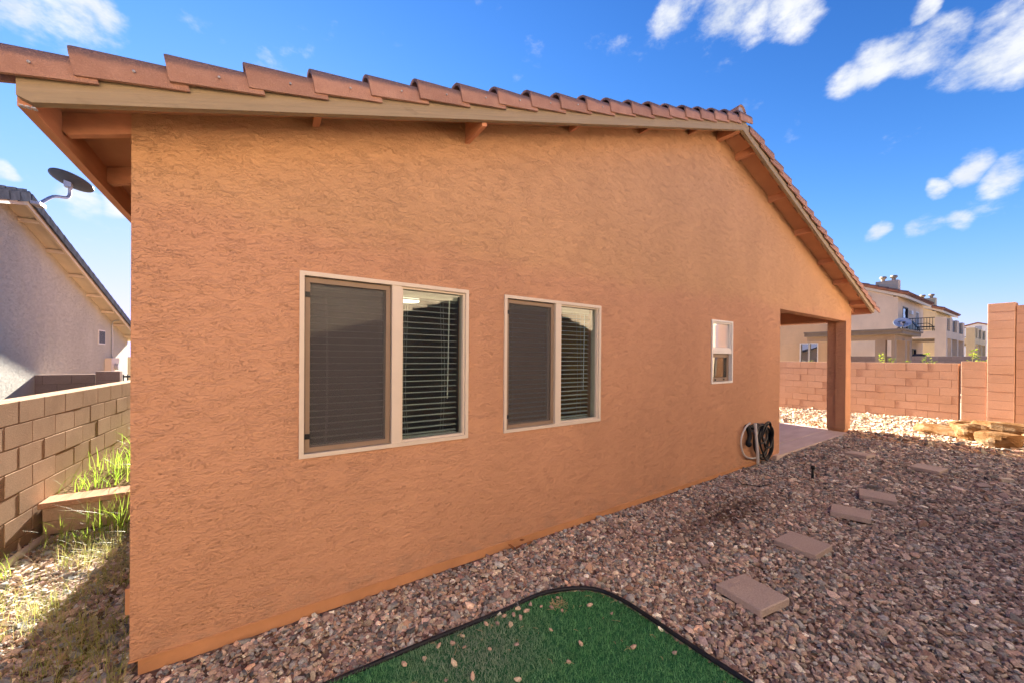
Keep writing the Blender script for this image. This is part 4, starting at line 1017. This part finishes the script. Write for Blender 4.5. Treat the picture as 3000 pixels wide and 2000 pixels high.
lm = bpy.data.meshes.new('dry_leaf'); lm.from_pydata([(0, 0, 0), (.02, .012, .006), (.05, .010, .010), (.07, 0, .004), (.05, -.012, .012), (.02, -.013, .008), (.035, 0, -.002)], [], [(0, 1, 6), (1, 2, 6), (2, 3, 6), (3, 4, 6), (4, 5, 6), (5, 0, 6)]); lm.materials.append(MAT['dry_leaf'])
for i, (x, y) in enumerate([(2.30, -.06), (2.36, -.09), (2.42, -.05), (2.27, -.10), (2.48, -.08)]):
    o = link('dry_leaf', lm, None, (x, y, .035+.012*(i % 3)), (random.uniform(-.6, .6), random.uniform(-.6, .6), random.uniform(0, 6))); tag(o, 'curled brown dry leaf against the house foundation', 'leaf', 'dry leaves by the foundation')

# boulders
def boulder(loc, size, rotz, label, seed, lob=.16):
    r = np.random.default_rng(seed); bm = bmesh.new(); bmesh.ops.create_cube(bm, size=1)
    bmesh.ops.subdivide_edges(bm, edges=list(bm.edges), cuts=5, use_grid_fill=True)
    ph = r.uniform(0, 6, 12)
    pl = [(Vector(r.normal(0, 1, 3)).normalized(), r.uniform(.40, .56)) for _ in range(9)]
    for v in bm.verts:
        p = v.co.copy(); p = p*(.62+.38*(.5/max(p.length, .01)))
        for nn, d in pl:
            e = p.dot(nn)-d
            if e > 0: p -= nn*e
        p *= 1+lob*.35*(math.sin(p.x*7+ph[0])*math.sin(p.y*6+ph[1])+.5*math.sin(p.z*13+ph[2]+p.x*9))
        v.co = Vector((p.x*size[0]*1.25, p.y*size[1]*1.25, (p.z+.36)*size[2]*1.25))
    me = bpy.data.meshes.new('boulder'); bm.to_mesh(me); bm.free(); me.materials.append(MAT['boulder'])
    return tag(link('boulder', me, None, (*loc, float(gz(*loc))-.02), (0, 0, rotz)), label, 'boulder', 'boulders at the sunlit edge of the gravel')
boulder((12.0, -1.35), (1.0, .42, .22), R(70), 'long flat pale boulder, leftmost at the back of the pile', 3)
boulder((11.75, -1.62), (.50, .36, .30), R(20), 'pitted orange-brown boulder in the middle of the pile', 5, .4)
boulder((11.35, -1.95), (.40, .34, .27), R(65), 'square-faced boulder at the front of the pile, one side sunlit', 8, .1)
boulder((12.4, -2.0), (.75, .40, .30), R(80), 'long rust-coloured boulder at the back right of the pile', 12)
boulder((12.1, -2.32), (.30, .26, .20), R(10), 'small round boulder at the right end of the pile', 15)
boulder((13.2, -1.75), (.9, .4, .22), R(95), 'low flat boulder furthest back in the pile, near the wall', 18)

# weeds
def weed(x, y, n, h, spread, label, mat='weed', wd=.0045):
    t = thing('weed', label, 'weed', (x, y, float(gz(x, y)) if y < 2.9 else 0))
    z0 = float(gz(x, y)) if y < 2.9 else .16+.05*(y-3)
    px = rng.normal(0, spread*.4, n); py = rng.normal(0, spread*.4, n)
    V, F, C = blades(x+px, y+py, np.full(n, z0), h*rng.uniform(.45, 1.1, n), wd*rng.uniform(.6, 1.2, n), np.abs(rng.normal(.45, .3, n)), 5, None, .9)
    V -= np.array(t.location)
    tag(np_mesh('blades', V, F, mat, C, t), kind='stuff'); return t
weed(-.62, 2.48, 110, .42, .20, 'tall bright green grass clump in front of the retaining wall')
weed(-.95, 2.45, 26, .32, .12, 'thin green grass clump at the left end of the retaining wall')
weed(-.36, 2.52, 34, .40, .14, 'green grass clump between retaining wall and house corner')
weed(-.78, 2.25, 30, .20, .14, 'short green grass clump on the sunlit gravel before the retaining wall')
weed(-1.14, 1.80, 90, .22, .12, 'dense bright grass clump at the foot of the tan side wall')
weed(-.85, 1.25, 14, .12, .10, 'small green sprig alone in the sunlit gravel')
for i, (x, y, n, h) in enumerate([(-.55, 3.5, 110, .30), (-.85, 3.9, 110, .32), (-.40, 4.4, 150, .40), (-.75, 5.0, 150, .42), (-.35, 5.8, 150, .5), (-.95, 3.3, 70, .22), (-.6, 6.8, 150, .5)]):
    weed(x, y, n, h, .35, 'bright green weeds growing on the raised ground behind the retaining wall', wd=.008).__setitem__('group', 'weeds behind the retaining wall')
n = 8000; x = -np.abs(rng.normal(0, .42, n))-.02; y = rng.uniform(-.9, 2.5, n); k = (x > -1.2)
cl = np.sin(x*9+1)*np.sin(y*6.3+2)+rng.normal(0, .4, n) > -.1; k &= cl; x, y = x[k], y[k]; n = len(x)
V, F, C = blades(x, y, gz(x, y), rng.uniform(.04, .19, n), rng.uniform(.0018, .004, n), np.abs(rng.normal(.75, .4, n)), 4, None, .8)
tag(np_mesh('dry_grass', V, F, 'dry', C), 'thin yellowing grass along the shaded side of the house', 'grass', kind='stuff')

n = 1400; x = rng.uniform(-1.2, -.25, n); y = rng.uniform(.2, 2.6, n)
V, F, C = blades(x, y, gz(x, y), rng.uniform(.02, .09, n), rng.uniform(.002, .004, n), np.abs(rng.normal(1.1, .4, n)), 3, None, .6)
tag(np_mesh('straw_litter', V, F, 'straw', C), 'dead straw lying over the sunlit gravel beside the tan wall', 'straw', kind='stuff')
# sprouts behind the far wall
def sprig(y, h, n, label, x=None):
    x = fwx(y)+.45 if x is None else x
    t = thing('shrub', label, 'shrub', (x, y, .1)); top = 1.46+h
    MB().tube([(x, y, .1), (x+.02, y+.01, 1.0), (x, y+.02, top-.05)], .012, 6, True, [.016, .012, .005]).build('stem', 'stem', t)
    r = random.Random(int(abs(y)*100)); V = []; F = []; C = []
    for i in range(n):
        z = top-(h+.25)*(r.random()**1.2); a = r.uniform(0, 6.28); L = r.uniform(.05, .10); w_ = L*.32; w2 = .09*(1.3-(z-1.2)/(top-1.2+.01))*r.random()
        b = Vector((x+w2*math.cos(a), y+w2*math.sin(a), z)); d = Vector((math.cos(a), math.sin(a), r.uniform(-.1, .8))).normalized(); s = d.cross(Vector((0, 0, 1))).normalized(); k = len(V)
        V += [b, b+d*L*.5+s*w_-Vector((0, 0, .008)), b+d*L, b+d*L*.5-s*w_-Vector((0, 0, .008)), b+d*L*.5]
        F += [(k, k+1, k+4), (k+1, k+2, k+4), (k+2, k+3, k+4), (k+3, k, k+4)]; c = r.random(); C += [(c, c, c)]*5
    V = np.array([tuple(v) for v in V])-np.array(t.location)
    np_mesh('foliage', V, np.array(F), 'leaf', np.array(C), t); return t
sprig(.36, .36, 60, 'tall leafy green sprout showing above the low wall beside the porch post')
sprig(.14, .20, 55, 'low bushy sprout above the wall, right of the tall one')
sprig(-.17, .12, 30, 'tiny green tuft just showing over the low wall')
sprig(-.55, .34, 45, 'narrow upright green sprout in the middle of the low wall')
sprig(-.66, .18, 30, 'short sprout leaning beside the narrow upright one')
sprig(-1.34, .42, 90, 'tall yellow-green sprout above the short block pillar')
sprig(-1.52, .16, 30, 'small tuft beside the tall block pillar')
sprig(2.05, .12, 30, 'small green sprig seen over the low wall through the patio opening')

bpy.context.view_layer.update()
